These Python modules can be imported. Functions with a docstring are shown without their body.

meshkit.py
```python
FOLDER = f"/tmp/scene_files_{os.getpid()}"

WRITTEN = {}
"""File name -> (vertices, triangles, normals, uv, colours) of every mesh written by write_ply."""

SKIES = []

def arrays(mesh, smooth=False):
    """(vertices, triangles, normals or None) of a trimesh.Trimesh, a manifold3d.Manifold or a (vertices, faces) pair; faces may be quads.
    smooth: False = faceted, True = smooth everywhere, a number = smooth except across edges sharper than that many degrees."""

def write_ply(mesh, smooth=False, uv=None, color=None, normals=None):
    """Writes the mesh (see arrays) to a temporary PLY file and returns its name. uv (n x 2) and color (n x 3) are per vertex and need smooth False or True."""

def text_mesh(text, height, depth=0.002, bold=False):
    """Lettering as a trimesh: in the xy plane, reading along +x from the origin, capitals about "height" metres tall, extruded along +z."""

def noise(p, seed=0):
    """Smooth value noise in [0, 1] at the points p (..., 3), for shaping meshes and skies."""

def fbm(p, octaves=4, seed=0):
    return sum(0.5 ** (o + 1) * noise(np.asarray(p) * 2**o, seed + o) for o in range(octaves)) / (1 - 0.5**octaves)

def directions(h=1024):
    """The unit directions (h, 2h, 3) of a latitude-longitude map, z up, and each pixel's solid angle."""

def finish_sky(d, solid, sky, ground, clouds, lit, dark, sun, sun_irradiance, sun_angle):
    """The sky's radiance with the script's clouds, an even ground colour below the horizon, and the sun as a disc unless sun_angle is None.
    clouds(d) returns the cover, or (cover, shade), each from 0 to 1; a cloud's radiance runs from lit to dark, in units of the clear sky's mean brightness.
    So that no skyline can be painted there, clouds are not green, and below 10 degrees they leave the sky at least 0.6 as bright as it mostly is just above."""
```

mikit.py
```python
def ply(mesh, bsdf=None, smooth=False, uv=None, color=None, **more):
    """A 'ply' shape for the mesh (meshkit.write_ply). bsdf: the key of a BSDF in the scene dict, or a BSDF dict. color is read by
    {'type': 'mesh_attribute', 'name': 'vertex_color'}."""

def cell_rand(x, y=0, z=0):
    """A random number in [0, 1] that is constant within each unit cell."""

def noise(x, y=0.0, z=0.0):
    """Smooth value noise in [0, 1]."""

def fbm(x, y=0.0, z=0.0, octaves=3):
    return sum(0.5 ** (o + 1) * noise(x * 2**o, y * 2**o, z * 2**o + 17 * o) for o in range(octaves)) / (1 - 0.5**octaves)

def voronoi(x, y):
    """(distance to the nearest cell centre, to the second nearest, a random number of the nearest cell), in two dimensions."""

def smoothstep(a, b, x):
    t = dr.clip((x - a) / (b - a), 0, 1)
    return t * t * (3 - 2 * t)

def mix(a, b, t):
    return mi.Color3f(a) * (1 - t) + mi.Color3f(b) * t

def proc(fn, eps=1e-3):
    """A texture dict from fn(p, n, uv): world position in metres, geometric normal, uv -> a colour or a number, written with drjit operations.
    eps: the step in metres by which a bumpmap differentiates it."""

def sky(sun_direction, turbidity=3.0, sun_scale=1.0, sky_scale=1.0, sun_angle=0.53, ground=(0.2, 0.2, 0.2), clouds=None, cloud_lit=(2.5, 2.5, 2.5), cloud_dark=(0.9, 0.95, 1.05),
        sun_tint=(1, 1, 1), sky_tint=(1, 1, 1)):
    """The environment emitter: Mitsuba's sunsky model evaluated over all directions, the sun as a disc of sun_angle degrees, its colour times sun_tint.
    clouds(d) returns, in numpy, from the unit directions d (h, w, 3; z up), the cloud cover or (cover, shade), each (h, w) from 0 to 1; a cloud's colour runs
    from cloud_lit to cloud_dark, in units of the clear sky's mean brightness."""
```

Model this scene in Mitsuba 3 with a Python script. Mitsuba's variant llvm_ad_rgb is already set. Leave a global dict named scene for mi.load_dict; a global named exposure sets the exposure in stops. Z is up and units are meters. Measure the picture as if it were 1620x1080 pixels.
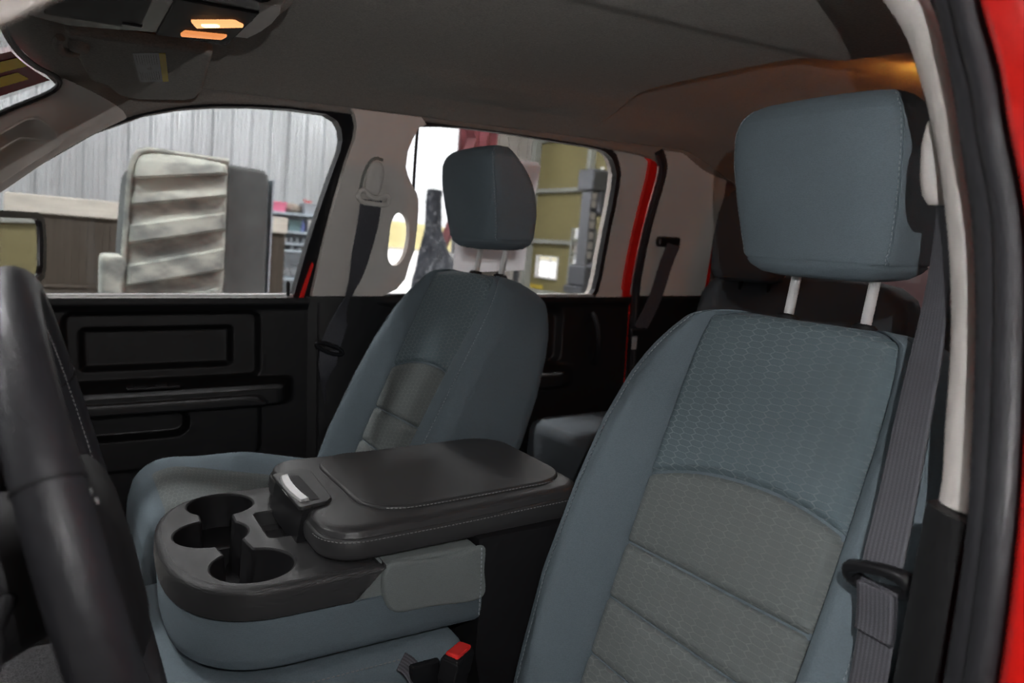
import math, random
import numpy as np, trimesh, mitsuba as mi, drjit as dr
import mikit, meshkit
from shapely.geometry import Polygon, Point, box as sbox, LineString
from shapely.ops import unary_union
from shapely import affinity
from scipy.interpolate import PchipInterpolator

random.seed(7); rng = np.random.default_rng(7)
scene, labels = {}, {}
PI = math.pi
NP = np.array

# ------------------------------------------------------------------ camera, light, exposure
# Truck frame: x to the rear, y to the passenger side, z up from the window sill.  The nose of the truck points slightly down.
TAU = math.radians(2.5)
RT = NP([[math.cos(TAU), 0, -math.sin(TAU)], [0, 1, 0], [math.sin(TAU), 0, math.cos(TAU)]])
SILL = NP([0, 0, 1.40])
def W(p): return NP(p, float) @ RT.T + SILL

CAM = NP([0.0, -1.0043, 0.1675])
CF, CR, CU = NP([0.50772865, 0.85000838, -0.14034732]), NP([0.86095452, -0.50650504, 0.04701014]), NP([0.03112761, 0.14470105, 0.98898568])
M = np.eye(4)
M[:3, 0], M[:3, 1], M[:3, 2], M[:3, 3] = RT @ -CR, RT @ CU, RT @ CF, W(CAM)
scene['camera'] = {'type': 'thinlens', 'fov': 67.6, 'fov_axis': 'x', 'to_world': mi.ScalarTransform4f(M), 'aperture_radius': 0.0022, 'focus_distance': 0.98,
                   'near_clip': 0.02, 'far_clip': 500.0}
exposure = 0.0

def cloud(d):
    return np.full(d.shape[:2], 0.9)
scene['sky'] = mikit.sky([0.45, 0.35, 0.75], turbidity=4.0, sun_scale=1.0, sky_scale=5.0, ground=(0.5, 0.5, 0.48), clouds=cloud, cloud_lit=(2.2, 2.2, 2.2), cloud_dark=(1.6, 1.6, 1.65))
# the camera's flash, just above and to the right of the lens
FLASH = W(CAM + 0.085 * CU + 0.045 * CR - 0.01 * CF)
FM = M.copy(); FM[:3, 3] = FLASH
_a = math.radians(8); FM[:3, 2], FM[:3, 0] = RT @ (CF * math.cos(_a) + CR * math.sin(_a)), RT @ (CF * math.sin(_a) - CR * math.cos(_a))     # its head is turned a little to the right
scene['camera_flash'] = {'type': 'spot', 'to_world': mi.ScalarTransform4f(FM), 'intensity': {'type': 'rgb', 'value': [1.40, 1.39, 1.39]}, 'cutoff_angle': 62.0, 'beam_width': 28.0}

# ------------------------------------------------------------------ helpers
def add(key, mesh, mat, smooth=30, truck=True, uv=None, **more):
    if isinstance(mesh, tuple): mesh = trimesh.Trimesh(NP(mesh[0], float), quads(mesh[1]), process=False)
    k, i = key, 1
    while k in scene:
        k = f'{key}_{i:03d}'; i += 1
    m = trimesh.Trimesh(W(mesh.vertices) if truck else NP(mesh.vertices), mesh.faces, process=False)
    if uv is not None: smooth = True
    scene[k] = mikit.ply(m, mat, smooth=smooth, uv=uv, **more)
    return k
def tag(key, label, cat=None, group=None, kind=None):
    d = {'label': label}
    if cat: d['category'] = cat
    if group: d['group'] = group
    if kind: d['kind'] = kind
    labels[key] = d
def struct(key, label): labels[key] = {'label': label, 'kind': 'structure'}
def plabel(key, label, **kw): labels[key] = {'label': label, **kw}
def quads(f):
    f = NP(f, int)
    return f if f.shape[1] == 3 else np.vstack([f[:, [0, 1, 2]], f[:, [0, 2, 3]]])
def cat(*ms): return trimesh.util.concatenate([m if not isinstance(m, tuple) else trimesh.Trimesh(m[0], quads(m[1]), process=False) for m in ms])
def fixed(m):
    m.fix_normals(); return m
def loft(rings, cap=True, closed=True):
    R = NP(rings, float); n, k = R.shape[:2]
    V = list(R.reshape(-1, 3)); Fq = []
    for i in range(n - 1):
        for j in range(k if closed else k - 1):
            a, b = i * k + j, i * k + (j + 1) % k
            Fq.append([a, b, b + k, a + k])
    F3 = list(map(tuple, quads(Fq)))
    if cap and closed:
        for i, flip in ((0, True), (n - 1, False)):
            c = len(V); V.append(R[i].mean(0))
            for j in range(k):
                a, b = i * k + j, i * k + (j + 1) % k
                F3.append((c, b, a) if flip else (c, a, b))
    return fixed(trimesh.Trimesh(NP(V), NP(F3), process=False))
def rbox(sx, sy, sz, r, c=(0, 0, 0), n=4):
    """A box of full size sx, sy, sz with rounded edges."""
    r = min(r, sx / 2.01, sy / 2.01, sz / 2.01)
    h = NP([sx, sy, sz]) / 2
    V, Fs = [], []
    def axis(L):
        a = np.sin(np.linspace(0, PI / 2, n + 1)) if False else np.linspace(0, 1, n + 1)
        lo = -L + r * (1 - np.cos(a * PI / 2))
        lo = -L + r * a
        return np.concatenate([lo, -lo[::-1]])
    ax = [axis(x) for x in h]
    for d in range(3):
        u, v = (d + 1) % 3, (d + 2) % 3
        for s in (-1, 1):
            A, B = np.meshgrid(ax[u], ax[v], indexing='ij')
            P = np.zeros(A.shape + (3,)); P[..., u], P[..., v], P[..., d] = A, B, s * h[d]
            i0 = sum(len(x) for x in V); na, nb = A.shape
            V.append(P.reshape(-1, 3))
            for i in range(na - 1):
                for j in range(nb - 1):
                    q = [i0 + i * nb + j, i0 + (i + 1) * nb + j, i0 + (i + 1) * nb + j + 1, i0 + i * nb + j + 1]
                    Fs.append(q if s > 0 else q[::-1])
    V = np.vstack(V); q = np.clip(V, -(h - r), h - r); dlt = V - q
    L = np.linalg.norm(dlt, axis=1, keepdims=True)
    V = q + np.where(L > 1e-12, dlt / np.maximum(L, 1e-12) * r, 0)
    m = trimesh.Trimesh(V + NP(c), quads(Fs), process=False)
    m.merge_vertices(digits_vertex=7)
    m.update_faces(m.nondegenerate_faces())
    return m
def bx(x0, x1, y0, y1, z0, z1, r=0.0):
    if r: return rbox(x1 - x0, y1 - y0, z1 - z0, r, ((x0 + x1) / 2, (y0 + y1) / 2, (z0 + z1) / 2), 3)
    m = trimesh.creation.box((x1 - x0, y1 - y0, z1 - z0)); m.apply_translation([(x0 + x1) / 2, (y0 + y1) / 2, (z0 + z1) / 2]); return m
def spline(P, n, closed=False):
    P = NP(P, float)
    if closed: P = np.vstack([P, P[:1]])
    from scipy.interpolate import CubicSpline
    t = np.r_[0, np.cumsum(np.sqrt(np.linalg.norm(np.diff(P, axis=0), axis=1)))]
    cs = CubicSpline(t, P, bc_type='periodic' if closed else 'natural')
    return cs(np.linspace(0, t[-1], n, endpoint=not closed))
def tube(P, r, k=12, flat=1.0, up=(0, 0, 1)):
    P = NP(P, float); T = np.gradient(P, axis=0); T /= np.linalg.norm(T, axis=1, keepdims=True)
    r = np.broadcast_to(r, len(P)); rings = []
    A = np.cross(T[0], up); A = A if np.linalg.norm(A) > 1e-3 else np.cross(T[0], [1, 0, 0]); A /= np.linalg.norm(A)
    for p, t, q in zip(P, T, r):
        A = A - t * (A @ t); A /= np.linalg.norm(A); B = np.cross(t, A)
        th = np.arange(k) * 2 * PI / k
        rings.append(p + q * (np.cos(th)[:, None] * A + flat * np.sin(th)[:, None] * B))
    return loft(rings)
def torus(path, r, k=12):
    """Closed tube through the points of path."""
    P = NP(path, float); T = np.roll(P, -1, 0) - np.roll(P, 1, 0); T /= np.linalg.norm(T, axis=1, keepdims=True)
    N = np.cross(P - P.mean(0), T).mean(0); N /= np.linalg.norm(N); rr = np.broadcast_to(r, len(P)); V = []
    for p, t, q in zip(P, T, rr):
        A = np.cross(N, t); th = np.arange(k) * 2 * PI / k
        V.append(p + q * (np.cos(th)[:, None] * A + np.sin(th)[:, None] * N))
    V = NP(V); n = len(P); Fq = []
    for i in range(n):
        for j in range(k):
            a, b = i * k + j, i * k + (j + 1) % k; c, d = ((i + 1) % n) * k + j, ((i + 1) % n) * k + (j + 1) % k
            Fq.append([a, b, d, c])
    return fixed(trimesh.Trimesh(V.reshape(-1, 3), quads(Fq), process=False))
def ribbon(P, Wv, width, th=0.0014, n=60, k=9):
    """A strap along P; Wv: its width direction at each point. Returns (mesh, uv)."""
    Wv = NP(Wv, float); P0 = NP(P, float); tt = np.r_[0, np.cumsum(np.sqrt(np.linalg.norm(np.diff(P0, axis=0), axis=1)))]
    P = spline(P0, n); Wd = np.stack([np.interp(np.linspace(0, tt[-1], n), tt, Wv[:, k]) for k in range(3)], -1)
    T = np.gradient(P, axis=0); T /= np.linalg.norm(T, axis=1, keepdims=True)
    Wd = Wd - T * (Wd * T).sum(1, keepdims=True); Wd /= np.linalg.norm(Wd, axis=1, keepdims=True); N = np.cross(T, Wd)
    w = np.broadcast_to(width, n) if np.ndim(width) == 0 else np.interp(np.linspace(0, 1, n), np.linspace(0, 1, len(width)), width)
    L = np.r_[0, np.cumsum(np.linalg.norm(np.diff(P, axis=0), axis=1))]
    a = np.linspace(-0.5, 0.5, k); rings, uv = [], []
    for i in range(n):
        bow = 0.0
        top = P[i] + a[:, None] * w[i] * Wd[i] + N[i] * th / 2
        bot = P[i] + a[::-1, None] * w[i] * Wd[i] - N[i] * th / 2
        rings.append(np.vstack([top, bot])); uv += [(x * w[i], L[i]) for x in np.r_[a, a[::-1]]]
    m = loft(rings, cap=True)
    uv += [(0, 0), (0, L[-1])]
    return m, NP(uv)
def grid(fn, us, vs, uvfn=None):
    """Open surface fn(u, v) -> xyz over the grid. Returns (mesh, uv)."""
    U, V = np.meshgrid(us, vs, indexing='ij'); P = fn(U, V); n, m = U.shape
    idx = np.arange(n * m).reshape(n, m)
    q = np.stack([idx[:-1, :-1], idx[1:, :-1], idx[1:, 1:], idx[:-1, 1:]], -1).reshape(-1, 4)
    return trimesh.Trimesh(np.stack(P, -1).reshape(-1, 3), quads(q), process=False), np.stack([U, V], -1).reshape(-1, 2)
def sst(a, b, x):
    t = np.clip((x - a) / (b - a), 0, 1); return t * t * (3 - 2 * t)
def rrect(x0, x1, y0, y1, r): return sbox(x0 + r, y0 + r, x1 - r, y1 - r).buffer(r, quad_segs=6)
def rr_mask(X, Z, x0, x1, z0, z1, r, soft):
    """1 inside the rounded rectangle, 0 outside, with a soft border."""
    qx = np.abs(X - (x0 + x1) / 2) - (x1 - x0) / 2 + r; qz = np.abs(Z - (z0 + z1) / 2) - (z1 - z0) / 2 + r
    d = np.hypot(np.maximum(qx, 0), np.maximum(qz, 0)) + np.minimum(np.maximum(qx, qz), 0) - r
    return 1 - sst(-soft, 0, d)
def extr(poly, h): 
    return cat(*[trimesh.creation.extrude_polygon(g, h, engine='earcut') for g in getattr(poly, 'geoms', [poly])])
def bevel_plate(poly, h, b):
    """Extruded polygon with its top edge rounded by b."""
    ms = []
    st = [(0, 0)] + [(h - b + b * math.sin(a), b * (1 - math.cos(a))) for a in np.linspace(0, PI / 2, 5)]
    for (z0, i0), (z1, i1) in zip(st[:-1], st[1:]): pass
    return poly
def dome_plate(outline, h, b, n=6, drop=0.0):
    """Solid over a convex-ish outline (k x 2) with a rounded top edge of radius b; the top bulges by drop."""
    O = NP(outline, float); c = O.mean(0); rings = []
    T = np.roll(O, -1, 0) - np.roll(O, 1, 0); T /= np.linalg.norm(T, axis=1, keepdims=True)
    Nn = np.stack([T[:, 1], -T[:, 0]], -1); Nn *= np.sign(((O - c) * Nn).sum(1, keepdims=True))
    rings.append(np.c_[O, np.zeros(len(O))])
    for a in np.linspace(0, PI / 2, n): rings.append(np.c_[O - Nn * b * (1 - math.cos(a)), np.full(len(O), h - b + b * math.sin(a))])
    I = rings[-1][:, :2]
    for f in (0.8, 0.55, 0.3): rings.append(np.c_[c + (I - c) * f, np.full(len(O), h + drop * (1 - f * f))])
    return loft(rings)
def stitches(P, L=0.0035, gap=0.0025, w=0.0011, off=None):
    """Small thread dashes along the polyline P, as one mesh."""
    P = NP(P, float); s = np.r_[0, np.cumsum(np.linalg.norm(np.diff(P, axis=0), axis=1))]
    ms, a = [], 0.0
    while a + L < s[-1]:
        p = NP([np.interp(a, s, P[:, k]) for k in range(3)]); q = NP([np.interp(a + L, s, P[:, k]) for k in range(3)])
        ms.append(tube(NP([p, (p + q) / 2, q]), [w * 0.7, w, w * 0.7], 4)); a += L + gap
    return cat(*ms)
def Ys(z, off=0.0):
    """Half width of the cab's inner side at height z (it leans in above the sill)."""
    z = np.maximum(z, 0); return 0.75 + off - 0.15 * z - 0.4 * z * z
def side_plate(poly, sgn, off, th, edge=0.04):
    """A plate drawn in x, z and laid on the leaning side of the cab; th of thickness outwards from off."""
    m = extr(poly, 1.0); v, f = trimesh.remesh.subdivide_to_size(m.vertices, m.faces, edge) if False else (m.vertices, m.faces)
    m = trimesh.Trimesh(v, f, process=True)
    for _ in range(6):
        e = m.edges_unique_length
        d = np.abs(m.vertices[m.edges_unique[:, 0]][:, :2] - m.vertices[m.edges_unique[:, 1]][:, :2]).max(1)
        if d.max() < edge or len(m.faces) > 20000: break
        bad = np.unique(m.edges_unique_inverse.reshape(-1, 3)[:, :], axis=0) if False else None
        m = trimesh.Trimesh(*trimesh.remesh.subdivide(m.vertices, m.faces), process=True)
    x, z, h = m.vertices.T
    m.vertices = np.stack([x, sgn * (Ys(z, off) + h * th), z], -1)
    return fixed(m)
def strip(secs):
    """Loft through sections (each a polyline, open)."""
    return loft(secs, cap=False, closed=False)

# ------------------------------------------------------------------ materials
def C3(*c): return {'type': 'rgb', 'value': list(c)}
def prin(base, rough=0.6, bump=None, bscale=0.0, eps=4e-4, **kw):
    b = {'type': 'principled', 'base_color': base if isinstance(base, dict) else C3(*base), 'roughness': rough, **kw}
    if bump is not None: b = {'type': 'bumpmap', 'arbitrary': mikit.proc(bump, eps=eps), 'scale': bscale, 'bsdf': b}
    return {'type': 'twosided', 'bsdf': b}
N_, FB = mikit.noise, mikit.fbm
def mat(key, d): scene[key] = d; return key
def leather_bump(p, n, uv):
    return FB(p.x * 420, p.y * 420, p.z * 420, 2) 
def grain_bump(p, n, uv):
    return N_(p.x * 600, p.y * 600, p.z * 600)
def weave(p, n, uv):
    return 0.5 + 0.25 * dr.sin(uv.x * 2600) * dr.sin(uv.y * 2600) + 0.3 * N_(uv.x * 900, uv.y * 900)
def hexlines(uv):
    a, b = 0.0250, 0.0080                        # cell width and height in metres
    x, y = uv.y / b, uv.x / a * 1.7320508 * 0.5 * 2 / 1.7320508 * 1.0
    # pointed left and right: hexagon lattice with row pitch 1 in x (height) and sqrt3 in y (width)
    x = uv.y / b; y = uv.x / a * 1.1547005 * 1.5 / 1.5
    s = 1.7320508
    ax, ay = x - dr.round(x), y - s * dr.round(y / s)
    bx_, by_ = (x - 0.5) - dr.round(x - 0.5), (y - s / 2) - s * dr.round((y - s / 2) / s)
    near = (ax * ax + ay * ay) < (bx_ * bx_ + by_ * by_)
    gx, gy = dr.abs(dr.select(near, ax, bx_)), dr.abs(dr.select(near, ay, by_))
    return 0.5 - dr.maximum(gx, gx * 0.5 + gy * 0.8660254)          # distance to the cell's border
def hex_color(base, line):
    def fn(p, n, uv):
        d = hexlines(uv)
        m = 1 - mikit.smoothstep(0.02, 0.085, d)
        m = m * (0.45 + 0.55 * N_(uv.x * 60, uv.y * 60))
        w = 0.92 + 0.16 * N_(uv.x * 1500, uv.y * 1500)
        return mikit.mix(mi.Color3f(*base) * w, mi.Color3f(*line), m)
    return fn
def hex_bump(p, n, uv):
    return mikit.smoothstep(0.0, 0.14, hexlines(uv)) + 0.1 * N_(uv.x * 1200, uv.y * 1200)
def fabric_color(base):
    def fn(p, n, uv):
        return mi.Color3f(*base) * (0.9 + 0.2 * N_(p.x * 900, p.y * 900, p.z * 900))
    return fn
def fab_bump(p, n, uv): return N_(p.x * 800, p.y * 800, p.z * 800)

BLUE, GREY, HEXL = (0.120, 0.152, 0.172), (0.140, 0.156, 0.154), (0.235, 0.270, 0.285)
mat('fabric_blue', prin(mikit.proc(fabric_color(BLUE)), 0.85, fab_bump, 0.0006, sheen=0.3, specular=0.25))
mat('fabric_grey', prin(mikit.proc(fabric_color(GREY)), 0.85, fab_bump, 0.0006, sheen=0.3, specular=0.25))
mat('hex_blue', prin(mikit.proc(hex_color((0.118, 0.158, 0.176), HEXL)), 0.8, hex_bump, 0.0009, sheen=0.3, specular=0.25))
mat('hex_grey', prin(mikit.proc(hex_color((0.141, 0.157, 0.155), (0.205, 0.220, 0.212))), 0.8, hex_bump, 0.0008, sheen=0.3, specular=0.25))
mat('thread', prin((0.30, 0.33, 0.35), 0.6))
mat('dark_thread', prin((0.19, 0.19, 0.19), 0.6))
mat('leather', prin((0.030, 0.030, 0.031), 0.42, leather_bump, 0.0006, specular=0.5))
mat('wheel_leather', prin((0.018, 0.018, 0.021), 0.38, leather_bump, 0.00035, specular=0.5))
mat('tray_plastic', prin((0.024, 0.024, 0.025), 0.45, grain_bump, 0.0007, specular=0.5))
mat('black_plastic', prin((0.009, 0.009, 0.010), 0.6, specular=0.25))
mat('gloss_black', prin((0.009, 0.009, 0.010), 0.3, specular=0.35))
mat('door_plastic', prin((0.0065, 0.0065, 0.007), 0.5, grain_bump, 0.0005, specular=0.4))
mat('rubber', prin((0.013, 0.013, 0.015), 0.45, specular=0.5))
mat('beige_trim', prin((0.64, 0.60, 0.56), 0.62, grain_bump, 0.0003, specular=0.3))
def liner_col(p, n, uv): return mi.Color3f(0.215, 0.205, 0.188) * (0.86 + 0.28 * N_(p.x * 500, p.y * 500, p.z * 500))
mat('headliner_cloth', prin(mikit.proc(liner_col), 0.95, grain_bump, 0.001, specular=0.1))
mat('chrome', prin((0.96, 0.96, 0.95), 0.3, metallic=0.15, specular=0.6))  # mostly non-metal near-white: the flash glare on the posts is put into the colour
mat('bright_steel', prin((0.85, 0.85, 0.84), 0.35, metallic=0.6))
mat('red_paint', prin((0.74, 0.012, 0.008), 0.25, clearcoat=0.8, clearcoat_gloss=0.9, specular=0.5))
def web_col(p, n, uv):
    s = 0.5 + 0.5 * dr.sin(uv.x * 2 * PI / 0.0042)
    t = 0.5 + 0.5 * dr.sin(uv.y * 2 * PI / 0.0024 + 3 * s)
    return mi.Color3f(0.095, 0.095, 0.108) * (0.55 + 0.5 * s * (0.6 + 0.4 * t))
def web_bump(p, n, uv): return (0.5 + 0.5 * dr.sin(uv.x * 2 * PI / 0.0042)) + 0.4 * (0.5 + 0.5 * dr.sin(uv.y * 2 * PI / 0.0024))
mat('webbing', prin(mikit.proc(web_col), 0.6, web_bump, 0.0004, specular=0.4, sheen=0.4))
mat('button_red', prin((0.75, 0.035, 0.03), 0.3, specular=0.5))
def carpet_col(p, n, uv): return mi.Color3f(0.10, 0.10, 0.105) * (0.5 + N_(p.x * 700, p.y * 700, p.z * 700))
mat('carpet', prin(mikit.proc(carpet_col), 0.95, grain_bump, 0.002))
mat('glass', {'type': 'thindielectric', 'int_ior': 1.5})
mat('mirror_glass', {'type': 'twosided', 'bsdf': {'type': 'conductor', 'material': 'Al'}})
mat('white_paper', {'type': 'principledthin', 'base_color': C3(0.86, 0.86, 0.87), 'roughness': 0.8, 'diff_trans': 0.9})
mat('grey_print', prin((0.50, 0.50, 0.52), 0.7))
mat('label_white', prin((0.22, 0.225, 0.23), 0.6))
mat('label_ink', prin((0.14, 0.14, 0.14), 0.6))
mat('label_yellow', prin((0.40, 0.29, 0.03), 0.6))
mat('sticker_maroon', prin((0.20, 0.016, 0.02), 0.5))
mat('sticker_yellow', prin((0.80, 0.55, 0.02), 0.5))
# shop
def tin_col(p, n, uv): return mi.Color3f(0.66, 0.69, 0.71) * (0.88 + 0.2 * N_(p.x * 3, p.z * 0.6, 3.0))
mat('sheet_metal', prin(mikit.proc(tin_col), 0.30, metallic=0.6, specular=0.5))
def concrete_col(p, n, uv): return mi.Color3f(0.30, 0.29, 0.27) * (0.75 + 0.5 * FB(p.x * 1.5, p.y * 1.5, 0.0, 4))
mat('concrete', prin(mikit.proc(concrete_col), 0.7))
mat('yellow_liner', prin((0.125, 0.108, 0.044), 0.7))
mat('girt_steel', prin((0.20, 0.21, 0.19), 0.6))
mat('grey_panel', prin((0.30, 0.28, 0.26), 0.7))
mat('dark_steel', prin((0.05, 0.053, 0.06), 0.5))
mat('rack_steel', prin((0.34, 0.40, 0.45), 0.5))
def board_col(p, n, uv): return mi.Color3f(0.74, 0.71, 0.63) * (0.70 + 0.5 * FB(p.x * 5, p.z * 40, p.y * 5, 4))
mat('pale_board', prin(mikit.proc(board_col), 0.75))
def brown_col(p, n, uv): return mi.Color3f(0.062, 0.049, 0.036) * (0.72 + 0.55 * FB(p.x * 60, p.z * 1.2, p.y * 60, 3))
mat('brown_slat', prin(mikit.proc(brown_col), 0.7))
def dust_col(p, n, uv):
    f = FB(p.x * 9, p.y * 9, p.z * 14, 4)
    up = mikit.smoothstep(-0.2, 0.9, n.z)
    return mikit.mix(mi.Color3f(0.11, 0.128, 0.128), mi.Color3f(0.60, 0.635, 0.565), dr.clip((0.18 + 0.82 * mikit.smoothstep(0.22, 0.75, f)) * (0.75 + 0.5 * up), 0, 1))  # dust, tinted green-blue to cancel red light bounced from the truck
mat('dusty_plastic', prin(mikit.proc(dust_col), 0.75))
def dust2_col(p, n, uv): return mikit.mix(mi.Color3f(0.050, 0.058, 0.061), mi.Color3f(0.13, 0.146, 0.142), FB(p.x * 7, p.y * 7, p.z * 5, 4))  # same green-blue tint against the red bounce
mat('dusty_black', prin(mikit.proc(dust2_col), 0.65))
mat('snow_ground', prin((0.78, 0.78, 0.78), 0.9))
mat('dry_grass', prin((0.52, 0.46, 0.22), 0.9))
def speck_col(p, n, uv):
    return mikit.mix(mi.Color3f(0.020, 0.024, 0.034), mi.Color3f(0.32, 0.33, 0.36), mikit.smoothstep(0.70, 0.86, N_(p.x * 45, p.y * 45, p.z * 45)))
mat('speckled_black', prin(mikit.proc(speck_col), 0.6))
for nm, c in dict(pink=(0.62, 0.16, 0.26), salmon=(0.66, 0.24, 0.20), green=(0.05, 0.16, 0.13), blue=(0.22, 0.27, 0.62), white=(0.75, 0.76, 0.78), dark=(0.06, 0.06, 0.065), tan=(0.25, 0.21, 0.17),
                  red=(0.5, 0.03, 0.03), sky=(0.25, 0.45, 0.72), grey=(0.3, 0.32, 0.35), maroon=(0.085, 0.012, 0.016), teal=(0.10, 0.16, 0.17), orange=(0.55, 0.22, 0.05)).items():
    mat('paint_' + nm, prin(c, 0.55))

# PART1
# ------------------------------------------------------------------ cab shell (setting)
# headliner
def liner_z(X, Y):
    a = np.abs(Y)
    z = 0.462 - 0.058 * (a / 0.63) ** 3
    z = z - 0.055 * (1 - sst(-0.06, 0.30, X)) * (1 - 0.5 * (a / 0.63) ** 2)           # falls to the windshield header
    z = z - 0.010 * sst(0.140, 0.215, Y * -1) * sst(0.15, 0.35, X)                    # lowered side panel over the driver
    z = z - 0.007 * sst(0.30, 0.36, Y) * (1 - sst(0.42, 0.50, Y)) * sst(0.50, 0.62, X) * (1 - sst(1.0, 1.1, X))
    edge = 1.015 + 0.10 * sst(0.18, 0.52, Y) + 0.03 * sst(0.08, 0.25, -Y)
    z = z + 0.026 * sst(-0.004, 0.004, X - edge) * sst(-0.45, -0.35, Y) * (1 - sst(0.42, 0.54, Y)) * (1 - sst(1.3, 1.5, X))
    z = z - 0.09 * sst(1.45, 1.75, X)
    return z
xs = np.unique(np.r_[np.linspace(-0.075, 0.86, 70), np.linspace(0.86, 1.12, 130), np.linspace(1.12, 1.79, 40)])
ysl = np.linspace(-0.60, 0.60, 150)
def liner(U, V): return U - 0.10 * (V / 0.63) ** 2 * 0 + 0.085 * (np.abs(V) / 0.6) ** 2 * (1 - sst(-0.075, 0.12, U)), V, liner_z(U, V)
m, _ = grid(liner, xs, ysl)
add('ceiling', m, 'headliner_cloth', smooth=40)
struct('ceiling', 'dark grey fabric headliner of the truck cab with a raised rear section')
rail_x = [-0.11, -0.04, 0.055, 0.145, 0.27, 0.42, 0.52, 0.70, 1.10, 1.23, 1.30, 1.38, 1.415, 1.60, 1.80]; rail_z = [0.190, 0.243, 0.312, 0.357, 0.388, 0.3995, 0.400, 0.4025, 0.398, 0.392, 0.389, 0.381, 0.365, 0.352, 0.335]
fz = PchipInterpolator(rail_x, rail_z)
for s in (1, -1):
    sec = []
    for x in np.linspace(-0.075, 1.79, 120):
        lx, ly, lz = (float(q) for q in liner(NP(x), NP(0.60 * s))); zb = float(fz(lx)); yb = float(Ys(zb)) - 0.012
        sec.append([(lx, s * (0.60 * (1 - t) + yb * t), lz * (1 - t) + zb * t + 0.006 * math.sin(PI * t)) for t in np.linspace(0, 1, 8)] + [(lx, s * (yb + 0.02), zb + 0.004)])
    add('ceiling__side_rail', strip(NP(sec)), 'headliner_cloth', smooth=50)
add('ceiling__rear_corner', cat(bx(1.705, 1.80, 0.595, 0.74, 0.300, 0.46, 0.01), bx(1.705, 1.80, -0.74, -0.595, 0.300, 0.46, 0.01)), 'headliner_cloth')
# roof skin above it, red outside
m, _ = grid(lambda U, V: (U, V, 0.50 - 0.05 * (V / 0.7) ** 4 + 0 * U), np.linspace(-0.03, 1.85, 8), np.linspace(-0.72, 0.72, 24))
add('ceiling__roof_skin', m, 'red_paint', smooth=True)
plabel('ceiling__roof_skin', 'red painted steel roof')

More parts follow.
